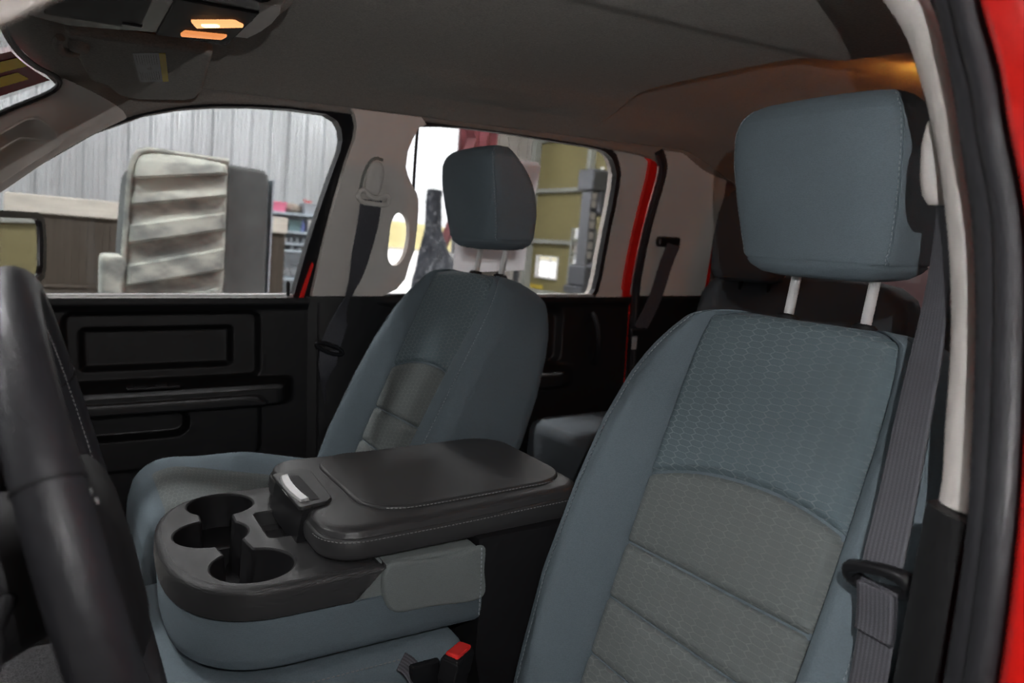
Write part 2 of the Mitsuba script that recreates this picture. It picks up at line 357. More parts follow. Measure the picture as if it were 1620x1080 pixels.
# passenger front door
ap1 = [(-0.42, 0.004), (0.462, 0.004), (0.486, 0.115), (0.519, 0.256), (0.536, 0.325), (0.5375, 0.348), (0.531, 0.371), (0.519, 0.386), (0.495, 0.396), (0.42, 0.397), (0.345, 0.393), (0.274, 0.385), (0.21, 0.373), (0.151, 0.356), (0.067, 0.316),
       (-0.027, 0.249), (-0.088, 0.198), (-0.25, 0.075), (-0.34, 0.0045)]
ap1 = Polygon(ap1[1:])
out1 = Polygon([(0.508, -0.01), (0.535, 0.188), (0.556, 0.30), (0.576, 0.352), (0.576, 0.390), (0.560, 0.41), (0.52, 0.415), (0.42, 0.412), (0.27, 0.402), (0.145, 0.374), (0.055, 0.333), (-0.04, 0.264), (-0.11, 0.21), (-0.27, 0.09), (-0.40, -0.01)])
add('door_1__frame', side_plate(out1.difference(ap1), 1, 0.0, 0.035), 'gloss_black')
struct('door_1', 'black front passenger door with a window, seen beyond the passenger seat')
def door_y(X, Z):
    y = np.full(X.shape, 0.735)
    y = y - 0.012 * sst(-0.030, -0.012, Z)                                     # upper roll under the window
    r1 = rr_mask(X, Z, 0.0, 0.385, -0.182, -0.028, 0.022, 0.010); y = y + 0.018 * r1
    r2 = rr_mask(X, Z, 0.030, 0.330, -0.156, -0.062, 0.012, 0.012); y = y + 0.020 * r2
    arm = sst(-0.245, -0.222, Z) * (1 - sst(-0.190, -0.178, Z)) * (1 - sst(0.40, 0.46, X)); y = y - 0.085 * arm
    r3 = rr_mask(X, Z, -0.1, 0.235, -0.30, -0.236, 0.03, 0.012); y = y + 0.025 * r3
    r4 = rr_mask(X, Z, -0.3, 0.385, -0.37, -0.20, 0.04, 0.008); y = y - 0.008 * r4
    return y
m, _ = grid(lambda U, V: (U, door_y(U, V), V), np.linspace(-0.40, 0.490, 240), np.linspace(-0.52, 0.0, 190))
add('door_1__panel', m, 'door_plastic', smooth=50)
add('door_1__switch_panel', bx(0.11, 0.21, 0.675, 0.705, -0.183, -0.177, 0.002), 'gloss_black')
for sx in (0.135, 0.175): add('door_1__switch_panel__switch', bx(sx - 0.012, sx + 0.012, 0.68, 0.70, -0.179, -0.1735, 0.002), 'black_plastic')
add('door_1__weatherstrip', cat(rbox(0.86, 0.016, 0.011, 0.005, (0.03, 0.752, 0.001)), rbox(0.86, 0.012, 0.014, 0.004, (0.03, 0.742, -0.008))), 'bright_steel')  # rubber strip; light from outside is put into a bright metal colour
plabel('door_1__weatherstrip', 'rubber weatherstrip along the window sill, outside light painted on as silver')
lk = tube([(0.447, 0.744, z) for z in (-0.012, 0.0, 0.012, 0.024, 0.031, 0.035)], [0.0035, 0.0035, 0.0038, 0.0042, 0.0042, 0.002], 10)
add('door_1__lock_pin', lk, 'black_plastic'); plabel('door_1__lock_pin', 'black lock pin standing up from the sill')
add('door_1__lock_bezel', trimesh.creation.cylinder(0.008, 0.008, transform=trimesh.transformations.translation_matrix([0.446, 0.742, -0.002])), 'bright_steel')
# outer skin below the glass, black instead of body red so no red light bounces
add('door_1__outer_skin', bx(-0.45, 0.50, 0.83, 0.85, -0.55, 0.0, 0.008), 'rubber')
def pane(key, poly, off, label):
    P = Polygon(poly); m = extr(P, 0.001)
    v, f = trimesh.triangles if False else (m.vertices, m.faces)
    # single sheet: the front cap only
    tri = trimesh.creation.triangulate_polygon(P, engine='earcut'); vv, ff = tri
    mm = trimesh.Trimesh(np.c_[vv, np.zeros(len(vv))], ff)
    for _ in range(3): mm = trimesh.Trimesh(*trimesh.remesh.subdivide(mm.vertices, mm.faces))
    x, z = mm.vertices[:, 0], mm.vertices[:, 1]
    mm.vertices = np.stack([x, Ys(z, off), z], -1)
    add(key, mm, 'glass', smooth=True); struct(key, label)
pane('window_1', list(ap1.buffer(0.006).exterior.coords), 0.018, 'side glass of the front passenger door')

# passenger rear door
ap2 = Polygon([(0.655, 0.006), (0.655, 0.375), (0.668, 0.385), (0.70, 0.393), (0.76, 0.399), (0.819, 0.401), (0.95, 0.400), (1.068, 0.396), (1.174, 0.393), (1.209, 0.390), (1.236, 0.383), (1.258, 0.371), (1.274, 0.354), (1.288, 0.333), (1.296, 0.30), (1.303, 0.25), (1.309, 0.15), (1.312, 0.06), (1.308, 0.02), (1.30, 0.006)])
seal2 = ap2.buffer(0.014)
out2 = Polygon([(0.64, -0.01), (0.64, 0.408), (0.82, 0.414), (1.10, 0.408), (1.25, 0.399), (1.350, 0.392), (1.386, 0.372), (1.394, 0.33), (1.400, 0.234), (1.412, 0.006), (1.412, -0.01)])
add('door_2__seal', side_plate(seal2.intersection(out2).difference(ap2), 1, -0.006, 0.02), 'rubber')
add('door_2__frame', side_plate(out2.difference(seal2.buffer(-0.001)), 1, 0.0, 0.05), 'beige_trim')
plabel('door_2__frame', 'grey beige trim around the rear window')
struct('door_2', 'black rear passenger door with a beige upper frame behind the front passenger seat')
add('door_2__divider', side_plate(Polygon([(0.7015, 0.40), (0.7060, 0.40), (0.7275, 0.235), (0.7225, 0.235)]), 1, 0.0, 0.006), 'rubber')
def door2_y(X, Z):
    y = np.full(X.shape, 0.735) - 0.010 * sst(-0.030, -0.012, Z)
    r1 = rr_mask(X, Z, 0.75, 1.20, -0.19, -0.03, 0.03, 0.012); y = y + 0.02 * r1
    arm = sst(-0.26, -0.235, Z) * (1 - sst(-0.20, -0.19, Z)) * sst(0.72, 0.76, X) * (1 - sst(1.15, 1.25, X)); y = y - 0.07 * arm
    return y
m, _ = grid(lambda U, V: (U, door2_y(U, V), V), np.linspace(0.64, 1.43, 120), np.linspace(-0.60, 0.0, 110))
add('door_2__panel', m, 'door_plastic', smooth=50)
add('door_2__weatherstrip', rbox(0.56, 0.014, 0.011, 0.005, (1.03, 0.750, 0.002)), 'bright_steel')  # bright metal colour stands in for outside light on the rubber
plabel('door_2__weatherstrip', 'rubber weatherstrip along the rear window sill, outside light painted on as silver')
add('door_2__pull_handle', tube(spline([(1.288, 0.722, -0.045), (1.294, 0.70, -0.075), (1.302, 0.70, -0.15), (1.308, 0.722, -0.19)], 16), 0.009, 10), 'black_plastic')
add('door_2__outer_skin', bx(0.52, 1.45, 0.83, 0.85, -0.55, 0.0, 0.008), 'rubber')  # black in place of body red, keeps red bounce off the fender
pane('window_2', list(ap2.buffer(0.006).exterior.coords), 0.018, 'side glass of the rear passenger door')

# red body opening strip and black seal behind the rear door, C pillar trim
add('wall_passenger', side_plate(Polygon([(1.375, 0.398), (1.391, 0.392), (1.406, 0.372), (1.417, 0.34), (1.421, 0.234), (1.428, 0.03), (1.424, 0.015), (1.405, 0.02), (1.398, 0.234), (1.391, 0.33), (1.382, 0.372)]), 1, -0.012, 0.03), 'red_paint')
struct('wall_passenger', 'red painted passenger side of the truck body showing between the door and the pillar trims')
add('wall_passenger__door_seal', tube(spline([(1.39, Ys(0.40, -0.02), 0.40), (1.418, Ys(0.372, -0.02), 0.372), (1.4310, Ys(0.33, -0.02), 0.33), (1.435, Ys(0.234, -0.02), 0.234), (1.441, Ys(0.1, -0.02), 0.1), (1.448, 0.73, 0.0), (1.450, 0.725, -0.2), (1.45, 0.725, -0.5)], 50), 0.0125, 10), 'rubber')
plabel('wall_passenger__door_seal', 'black rubber seal of the rear door opening')
add('wall_passenger__red_edge', side_plate(Polygon([(0.472, -0.005), (0.480, -0.005), (0.500, 0.075), (0.497, 0.08)]), 1, -0.012, 0.02), 'red_paint')
add('wall_passenger__outer_panel', cat(bx(0.40, 1.9, 0.80, 0.86, -0.58, -0.05, 0.01), bx(1.42, 1.86, 0.76, 0.80, -0.05, 0.46, 0.01)), 'red_paint')
ctrim = Polygon([(1.452, 0.003), (1.444, 0.234), (1.438, 0.34), (1.425, 0.378), (1.40, 0.405), (1.55, 0.405), (1.66, 0.39), (1.690, 0.30), (1.71, 0.13), (1.722, 0.003)])
add('trim_3', side_plate(ctrim, 1, -0.018, 0.03), 'beige_trim'); struct('trim_3', 'grey beige trim of the pillar behind the rear door on the passenger side')
add('trim_3__lower_panel', bx(1.452, 1.76, 0.725, 0.76, -0.55, 0.0, 0.006), 'door_plastic')
add('trim_3__belt_slot', rbox(0.085, 0.022, 0.030, 0.010, (1.522, Ys(0.158, -0.026), 0.163)), 'gloss_black'); plabel('trim_3__belt_slot', 'black slot the rear seat belt comes out of')

# passenger B pillar trim with its grab handle cut out
bt = Polygon([(0.498, 0.003), (0.527, 0.188), (0.546, 0.299), (0.558, 0.352), (0.558, 0.378), (0.55, 0.398), (0.54, 0.41), (0.70, 0.41), (0.715, 0.397), (0.699, 0.389), (0.690, 0.366), (0.683, 0.338), (0.685, 0.303), (0.694, 0.285), (0.704, 0.270), (0.722, 0.249), (0.729, 0.235), (0.733, 0.214),
              (0.737, 0.169), (0.738, 0.116), (0.729, 0.084), (0.722, 0.045), (0.703, 0.020), (0.668, 0.003)])
hole = Polygon(spline([(0.684, 0.202), (0.704, 0.197), (0.716, 0.175), (0.720, 0.145), (0.717, 0.107), (0.708, 0.087), (0.691, 0.076), (0.676, 0.087), (0.671, 0.106), (0.670, 0.151), (0.672, 0.185)], 40, True)[:, :2] if False else
               [tuple(q) for q in spline([(0.684, 0.202), (0.704, 0.197), (0.716, 0.175), (0.720, 0.145), (0.717, 0.107), (0.708, 0.087), (0.691, 0.076), (0.676, 0.087), (0.671, 0.106), (0.670, 0.151), (0.672, 0.185)], 40, True)])
add('trim_2', side_plate(bt.difference(hole), 1, -0.020, 0.022), 'beige_trim'); struct('trim_2', 'grey beige trim of the passenger side middle pillar with an oval grab opening')
add('trim_2__lower_panel', loft([[(0.486, 0.738, z), (0.53, 0.722, z), (0.62, 0.720, z), (0.70, 0.735, z), (0.70, 0.77, z), (0.486, 0.77, z)] for z in np.linspace(-0.55, 0.002, 8)]), 'door_plastic', smooth=40)
plabel('trim_2__lower_panel', 'black lower half of the pillar trim')
for xx, w in ((0.512, 0.004), (0.552, 0.003)): add('trim_2__lower_panel__rib', rbox(w, 0.006, 0.5, 0.0015, (xx, 0.726, -0.26)), 'door_plastic')

# A pillars (both sides) with grab handle pocket on the passenger side
Wp = spline([(0.018, 0.53, 0.388), (-0.005, 0.583, 0.372), (-0.04, 0.598, 0.350), (-0.085, 0.613, 0.322), (-0.25, 0.65, 0.19), (-0.47, 0.70, 0.0)], 60)
Dp = spline([(0.115, 0.640, 0.343), (0.066, 0.652, 0.3135), (-0.003, 0.666, 0.265), (-0.086, 0.692, 0.1975), (-0.20, 0.722, 0.110), (-0.36, 0.742, -0.012)], 60)
def apillar(s):
    a = np.linspace(0, 1, 28); P = Wp[:, None] * (1 - a)[None, :, None] + Dp[:, None] * a[None, :, None]
    bulge = NP([0.030, -0.026, -0.008])
    P = P + (np.sin(PI * np.clip(a, 0.0, 1)) ** 0.8)[None, :, None] * bulge
    if s > 0:
        t = np.linspace(0, 1, 60)[:, None]; pocket = sst(0.30, 0.345, t) * (1 - sst(0.9, 0.95, t)) * sst(0.16, 0.24, a)[None] * (1 - sst(0.60, 0.66, a)[None])
        P = P - pocket[..., None] * bulge * 1.6
    if s < 0: P[..., 2] -= 0.024 * a[None]
    P[..., 1] *= s
    n, k = P.shape[:2]; idx = np.arange(n * k).reshape(n, k); q = np.stack([idx[:-1, :-1], idx[1:, :-1], idx[1:, 1:], idx[:-1, 1:]], -1).reshape(-1, 4)
    return trimesh.Trimesh(P.reshape(-1, 3), quads(q), process=False)
add('trim_1', apillar(1), 'beige_trim', smooth=50); struct('trim_1', 'beige trim of the windshield pillar on the passenger side with a grab handle pocket')
add('trim_5', apillar(-1), 'beige_trim', smooth=50); struct('trim_5', 'beige trim of the windshield pillar on the driver side')
add('trim_1__windshield_seal', tube(spline([(-0.052, 0.0, 0.396), (-0.043, 0.30, 0.390), (-0.012, 0.46, 0.387), (0.010, 0.53, 0.386), (0.004, 0.572, 0.374), (-0.04, 0.594, 0.349), (-0.09, 0.610, 0.320), (-0.25, 0.648, 0.19), (-0.47, 0.70, 0.0)], 70), 0.0045, 8), 'rubber')
# windshield
hs = spline([(-0.050, -0.53, 0.386), (-0.052, 0.0, 0.398), (-0.043, 0.30, 0.392), (-0.012, 0.46, 0.388), (0.012, 0.535, 0.386)], 24)
cs = spline([(-0.62, -0.66, -0.02), (-0.74, 0.0, -0.02), (-0.70, 0.35, -0.02), (-0.55, 0.70, -0.02)], 24)
ws = NP([hs * (1 - t) + cs * t + NP([-0.03, 0, 0.03]) * math.sin(PI * t) for t in np.linspace(0, 1, 12)])
add('window_3', strip(ws), 'glass', smooth=True); struct('window_3', 'windshield at the far left')
# rear wall and rear glass
add('wall_rear', cat(bx(1.76, 1.80, -0.75, 0.75, -0.60, 0.0), bx(1.76, 1.80, -0.75, 0.75, 0.34, 0.48), bx(1.76, 1.80, 0.62, 0.75, 0.0, 0.34), bx(1.76, 1.80, -0.75, -0.62, 0.0, 0.34)), 'headliner_cloth')
struct('wall_rear', 'rear wall of the cab behind the back seat')
m = trimesh.Trimesh([(1.78, -0.63, 0), (1.78, 0.63, 0), (1.78, 0.63, 0.35), (1.78, -0.63, 0.35)], [(0, 1, 2), (0, 2, 3)])
add('window_4', m, 'glass', smooth=False); struct('window_4', 'rear window of the cab')
# cab floor, front bulkhead
add('floor_cab', cat(bx(-0.9, 1.8, -0.74, 0.78, -0.68, -0.64)), 'carpet'); struct('floor_cab', 'dark grey carpet floor of the cab')
add('floor_cab__tunnel', bx(-0.3, 0.9, -0.28, 0.28, -0.64, -0.47, 0.04), 'carpet')
# dashboard under the windshield
dp = [(-0.75, -0.02), (-0.42, 0.03), (-0.34, 0.02), (-0.28, -0.03), (-0.26, -0.12), (-0.30, -0.26), (-0.36, -0.30), (-0.42, -0.62), (-0.9, -0.62)]
add('dashboard', loft([[(x + 0.06 * (y / 0.7) ** 2 * -1, y, z) for x, z in dp] for y in np.linspace(-0.69, 0.70, 12)]), 'black_plastic', smooth=35)
struct('dashboard', 'black dashboard ahead of the steering wheel')

# driver side: middle pillar trim, seal, body
zl = NP([-0.03, 0.0, 0.046, 0.125, 0.20, 0.266, 0.32, 0.355, 0.38, 0.405])
Ii = NP([(0.515, -0.719), (0.519, -0.720), (0.530, -0.712), (0.550, -0.695), (0.562, -0.674), (0.566, -0.652), (0.563, -0.631), (0.540, -0.617), (0.50, -0.602), (0.40, -0.59)])
Oo = NP([(0.500, -0.752), (0.504, -0.750), (0.511, -0.742), (0.528, -0.724), (0.536, -0.705), (0.543, -0.684), (0.549, -0.665), (0.535, -0.650), (0.49, -0.632), (0.385, -0.617)])
def bsec(i, o, z):
    d = (o - i); nrm = NP([d[1], -d[0]]); nrm /= np.linalg.norm(nrm); nrm = nrm if nrm[0] < 0 else -nrm
    back = NP([0.16, 0.0])
    a = [i + back + NP([0, 0.004])] + [i + NP([0.010 * (1 - math.sin(t)), 0.0]) + nrm * 0.004 * math.sin(t) for t in np.linspace(0, PI / 2, 4)]
    a += [i + d * s + nrm * (0.004 + 0.004 * math.sin(PI * s)) for s in (0.12, 0.3, 0.5, 0.7, 0.88)] + [o + nrm * 0.003, o + NP([0.006, -0.003]), o + NP([0.05, -0.004])]
    return [(p[0], p[1], z) for p in a]
zz = np.linspace(-0.002, 0.405, 60)
Ii = Ii + NP([0.007, 0.0])
osc = lambda P, z, k: NP([[p[0] * k, (p[1] + 1.0043) * k - 1.0043] for p in P])
Oo = osc(Oo, zl, 1.022)
fi, fo = PchipInterpolator(zl, Ii), PchipInterpolator(zl, Oo)
add('trim_4', loft([bsec(fi(z), fo(z), z) for z in zz]), 'beige_trim', smooth=40); struct('trim_4', 'pale beige trim of the driver side middle pillar at the right edge')
add('trim_4__lower_panel', loft([bsec(NP([0.519 + 0.10 * z * (-1 if z < 0 else 1) * -1 * 1.0, -0.716]), NP([0.500 + 0.10 * z, -0.752]), z) for z in np.linspace(-0.60, -0.003, 14)]), 'door_plastic', smooth=40)
plabel('trim_4__lower_panel', 'black lower half of the pillar trim')
sp = spline([(0.30, -0.62, 0.435), (0.42, -0.645, 0.405), (0.478, -0.672, 0.368), (0.496, -0.698, 0.328), (0.489, -0.728, 0.25), (0.483, -0.746, 0.195), (0.478, -0.763, 0.132), (0.462, -0.779, 0.061), (0.442, -0.790, -0.007), (0.425, -0.790, -0.072), (0.40, -0.79, -0.25), (0.385, -0.79, -0.6)], 90)
osp = spline([(0.385, -0.617, 0.405), (0.49, -0.632, 0.38), (0.535, -0.650, 0.355), (0.549, -0.665, 0.32), (0.543, -0.684, 0.266), (0.536, -0.705, 0.20), (0.528, -0.724, 0.125), (0.511, -0.742, 0.046), (0.504, -0.750, 0.0), (0.492, -0.755, -0.072), (0.475, -0.757, -0.25), (0.44, -0.757, -0.6)], 90)
def between(A, B, t, z0=-0.6, z1=0.40):
    z = np.linspace(z1, z0, 110); fa, fb = (NP([np.interp(z, P[::-1, 2], P[::-1, k]) for k in (0, 1)]).T for P in (A, B))
    return np.c_[fa * (1 - t) + fb * t + NP([0.020, 0.010]), z]
ed = spline([(0.30, -0.69, 0.43), (0.40, -0.715, 0.385), (0.440, -0.735, 0.345), (0.445, -0.746, 0.308), (0.445, -0.760, 0.272), (0.441, -0.772, 0.237), (0.441, -0.783, 0.203), (0.433, -0.795, 0.163), (0.410, -0.816, 0.076), (0.394, -0.827, 0.017), (0.389, -0.830, -0.039), (0.375, -0.835, -0.25), (0.36, -0.835, -0.6)], 90)
add('wall_driver', tube(between(osp, ed, 0.64), 0.0135, 14), 'rubber', smooth=60); struct('wall_driver', 'black rubber door seal and red body edge around the open driver door at the far right')
add('wall_driver__seal_lip', tube(between(osp, ed, 0.36), 0.0085, 12), 'rubber', smooth=60)
add('wall_driver__seal_lip', tube(between(osp, ed, 0.84), 0.0095, 12), 'rubber', smooth=60)
secs = []
for p in ed:
    secs.append([p + NP([0.08, 0.01, 0]), p + NP([0.03, 0.004, 0]), p + NP([0.004, 0.0, 0]), p + NP([-0.001, -0.006, 0]), p + NP([-0.002, -0.02, 0]), p + NP([0.0, -0.035, 0]), p + NP([0.012, -0.046, 0]), p + NP([0.06, -0.055, 0]), p + NP([0.25 + 1.1 * float(sst(0.02, -0.03, -(-p[2]))) if False else (0.25 if p[2] > 0.0 else 1.2), -0.06 if p[2] <= 0 else -0.05, 0])])
add('wall_driver__body_edge', strip(NP(secs)), 'red_paint', smooth=50); plabel('wall_driver__body_edge', 'red painted body edge outside the seal')
# roof rail over the driver door and the body side behind it (keeps daylight out)
add('wall_driver__rear_side', cat(bx(0.62, 1.85, -0.84, -0.76, -0.62, 0.0), bx(1.3, 1.85, -0.80, -0.68, 0.0, 0.42)), 'red_paint')
add('wall_driver__roof_rail', cat(tube(spline([(-0.08, -0.63, 0.36), (0.10, -0.655, 0.405), (0.35, -0.66, 0.43), (0.9, -0.66, 0.43), (1.5, -0.66, 0.41)], 30), np.minimum(0.035, np.linspace(0.004, 0.30, 30)), 10)), 'beige_trim')
# driver rear door glass and inner panel
add('wall_driver__inner_panel', bx(0.68, 1.5, -0.755, -0.73, -0.62, 0.0, 0.01), 'door_plastic')

m = trimesh.Trimesh([(0.68, -float(Ys(z, 0.03)), z) for z in (0, 0.2, 0.40)] + [(1.32, -float(Ys(z, 0.03)), z) for z in (0, 0.2, 0.40)], [(0, 3, 4), (0, 4, 1), (1, 4, 5), (1, 5, 2)])
add('window_5', m, 'glass', smooth=True); struct('window_5', 'side glass of the driver side rear door')
# ------------------------------------------------------------------ front seats
REC = math.radians(19.8)
UP, FW = NP([math.sin(REC), 0, math.cos(REC)]), NP([-math.cos(REC), 0, math.sin(REC)])     # along the back, out of the back's face
S_TOP = 0.418
_s = [-0.20, -0.10, 0.0, 0.13, 0.22, 0.295, 0.337, 0.368, 0.394, 0.418]
def Wh(s): return np.interp(s, _s, [0.222, 0.232, 0.241, 0.243, 0.241, 0.231, 0.219, 0.203, 0.184, 0.162])     # half width
def Bo(s): return np.interp(s, _s, [0.050, 0.055, 0.058, 0.052, 0.044, 0.032, 0.022, 0.014, 0.007, 0.0])        # bolster height
def Th(s): return np.interp(s, _s, [0.15, 0.155, 0.160, 0.158, 0.150, 0.140, 0.134, 0.128, 0.122, 0.115])       # thickness
def In(s): return np.interp(s, _s, [0.136, 0.139, 0.142, 0.143, 0.143, 0.142, 0.140, 0.137, 0.132, 0.125])       # half width of the middle panel
def seat_ring(s, inset=0.0, rise=0.0):
    w, b, d, i = Wh(s) - inset * 1.2, Bo(s), Th(s), In(s)
    r = 0.034; wf = w - r * 0.9
    i = min(i, wf - 0.02)
    front = []
    for a in np.r_[np.linspace(0, i - 0.004, 7), i, i + 0.003, np.linspace(i + 0.010, wf, 9)]:
        if a < i - 0.001: n = -0.002
        elif a < i + 0.001: n = -0.007
        else:
            q = (a - i) / (wf - i); n = b * math.sin(PI / 2 * min(1, q / 0.72)) ** 1.25 - 0.10 * b * max(0, q - 0.72) / 0.28
            n += 0.004 * math.sin(PI * min(1, q))
        front.append((a, n - inset))
    f1 = front[-1]
    front += [(f1[0] + 0.0012, f1[1] - 0.0022)]                                      # seam groove
    seam = len(front) - 2
    for t in np.linspace(0.15, PI / 2, 6): front.append((wf + (w - wf) * math.sin(t), f1[1] - r * (1 - math.cos(t))))
    rb = 0.045
    side = [(w - 0.002, -d * 0.45), (w - 0.006, -d + rb + inset)]
    for t in np.linspace(0.3, PI / 2, 5): side.append((w - 0.006 - rb * (1 - math.cos(t)), -d + rb * (1 - math.sin(t)) + inset))
    half = front + side + [(w * 0.4, -d + inset)]
    full = half + [(-a, n) for a, n in half[::-1][:-1]][0:]
    return NP([NP([0, a, 0]) + FW * n + UP * (s + rise) for a, n in full]), seam, len(full)
def seat_at(a, s, n=0.0): return NP([0, a, 0]) + FW * n + UP * s
levels = [(s, 0.0) for s in np.linspace(-0.20, S_TOP - 0.03, 40)]
rings = [seat_ring(s)[0] for s, _ in levels]
for t in np.linspace(0.12, PI / 2, 9):
    rings.append(seat_ring(S_TOP - 0.03 + 0.026 * math.sin(t), inset=0.032 * (1 - math.cos(t)))[0])
BACK = loft(rings)
SEAM_I = seat_ring(0.1)[1]
def panel(lo, hi, lift=0.0075):
    """A stitched pad between the curves lo(a) and hi(a) on the middle of the back (a from -1 to 1)."""
    us, vs = np.linspace(-1, 1, 41), np.linspace(0, 1, 41)
    U, V = np.meshgrid(us, vs, indexing='ij')
    S = lo(U) * (1 - V) + hi(U) * V; A = U * (In(S) - 0.0008)
    ex, ev = (1 - np.abs(U)) * 0.12, np.minimum(V, 1 - V) * np.maximum(hi(U) - lo(U), 1e-3)
    e = np.minimum(ex, ev); n = -0.006 + (lift + 0.006) * np.sqrt(np.clip(1 - (1 - np.clip(e / 0.016, 0, 1)) ** 2, 0, 1))
    n = n - 0.05 * np.clip(S - 0.37, 0, 1) ** 1.0
    P = NP([0, 1, 0]) * A[..., None] + FW * n[..., None] + UP * S[..., None]
    idx = np.arange(U.size).reshape(U.shape); q = np.stack([idx[:-1, :-1], idx[1:, :-1], idx[1:, 1:], idx[:-1, 1:]], -1).reshape(-1, 4)
    return trimesh.Trimesh(P.reshape(-1, 3), quads(q), process=False), np.stack([A, S], -1).reshape(-1, 2)
arch = lambda U: 0.184 - 0.010 * U + 0.024 * (1 - np.abs(U) ** 2.2)
l1 = lambda U: 0.086 - 0.004 * U
l2 = lambda U: 0.008 + 0 * U
l3 = lambda U: -0.068 + 0 * U
l4 = lambda U: -0.15 + 0 * U
top_ = lambda U: 0.408 - 0.008 * np.abs(U) ** 3
PADS = [('upper_panel', panel(arch, top_), 'hex_blue'), ('lower_panel', panel(l1, arch), 'hex_grey'), ('lower_panel', panel(l2, l1), 'hex_grey'), ('lower_panel', panel(l3, l2), 'hex_grey'), ('lower_panel', panel(l4, l3), 'hex_grey')]
# stitching along both bolster seams
def seam_line(side):
    k = SEAM_I; n = len(rings[0]); j = k if side > 0 else n - 1 - k + 0
    P = NP([rg[j] for rg in rings[:-6]]); return P + FW * 0.0012 + NP([0, side * 0.001, 0])
SEAMS = [stitches(seam_line(s), 0.0035, 0.0025, 0.0007) for s in (1, -1)]
PIPE = [tube(seam_line(s) - FW * 0.0016 + NP([0, s * 0.0025, 0]), 0.0011, 5) for s in (1, -1)]
# headrest: rings upward
hz = NP([0.132, 0.136, 0.144, 0.150, 0.1515, 0.153, 0.170, 0.20, 0.235, 0.27, 0.295, 0.312, 0.325, 0.333, 0.337])
hw = NP([0.060, 0.080, 0.093, 0.0980, 0.0955, 0.0985, 0.103, 0.108, 0.112, 0.114, 0.113, 0.109, 0.100, 0.086, 0.062])
hf = NP([0.775, 0.763, 0.754, 0.7515, 0.7520, 0.7505, 0.747, 0.741, 0.735, 0.731, 0.731, 0.735, 0.744, 0.756, 0.770])
hb = NP([0.835, 0.848, 0.856, 0.859, 0.859, 0.860, 0.862, 0.862, 0.856, 0.842, 0.824, 0.809, 0.799, 0.793, 0.788])
def head_ring(z):
    w, f, b = (float(PchipInterpolator(hz, v)(z)) for v in (hw, hf, hb)); k = 112; th = np.arange(k) * 2 * PI / k
    c, s = np.cos(th), np.sin(th); e = 0.36
    y = w * np.sign(s) * np.abs(s) ** e; q = np.sign(c) * np.abs(c) ** e
    mid, hx = (f + b) / 2, (b - f) / 2
    x = mid + hx * q
    x = np.where(q < 0, x - 0.006 * (1 - (y / w) ** 2) * np.clip(-q, 0, 1), x)           # gently bowed face
    return np.stack([x, y, np.full(k, z)], -1)
hf -= 0.012; hb -= 0.012
HEAD = loft([head_ring(z) for z in np.unique(np.r_[hz, np.linspace(0.154, 0.33, 40)])])
def head_seam(side, off=0.0006):
    P = []
    for z in np.linspace(0.152, 0.329, 60):
        w, f, b = (np.interp(z, hz, v) for v in (hw, hf, hb))
        r = head_ring(z); j = np.argmin(np.abs(r[:, 1] - side * w * 0.93) + (r[:, 0] > (f + b) / 2) * 9)
        P.append(tuple(r[np.argmin(np.abs(r[:, 1] - side * w * 0.965) + (r[:, 0] > (f + b) / 2) * 9)]))
    P = spline(P, 80); return P + NP([-off, side * off * 1.5, 0])
def put(m, dx, yc): return trimesh.Trimesh(m.vertices + NP([dx, yc, 0]), m.faces, process=False)
B0 = NP([0.600, 0, -0.300])
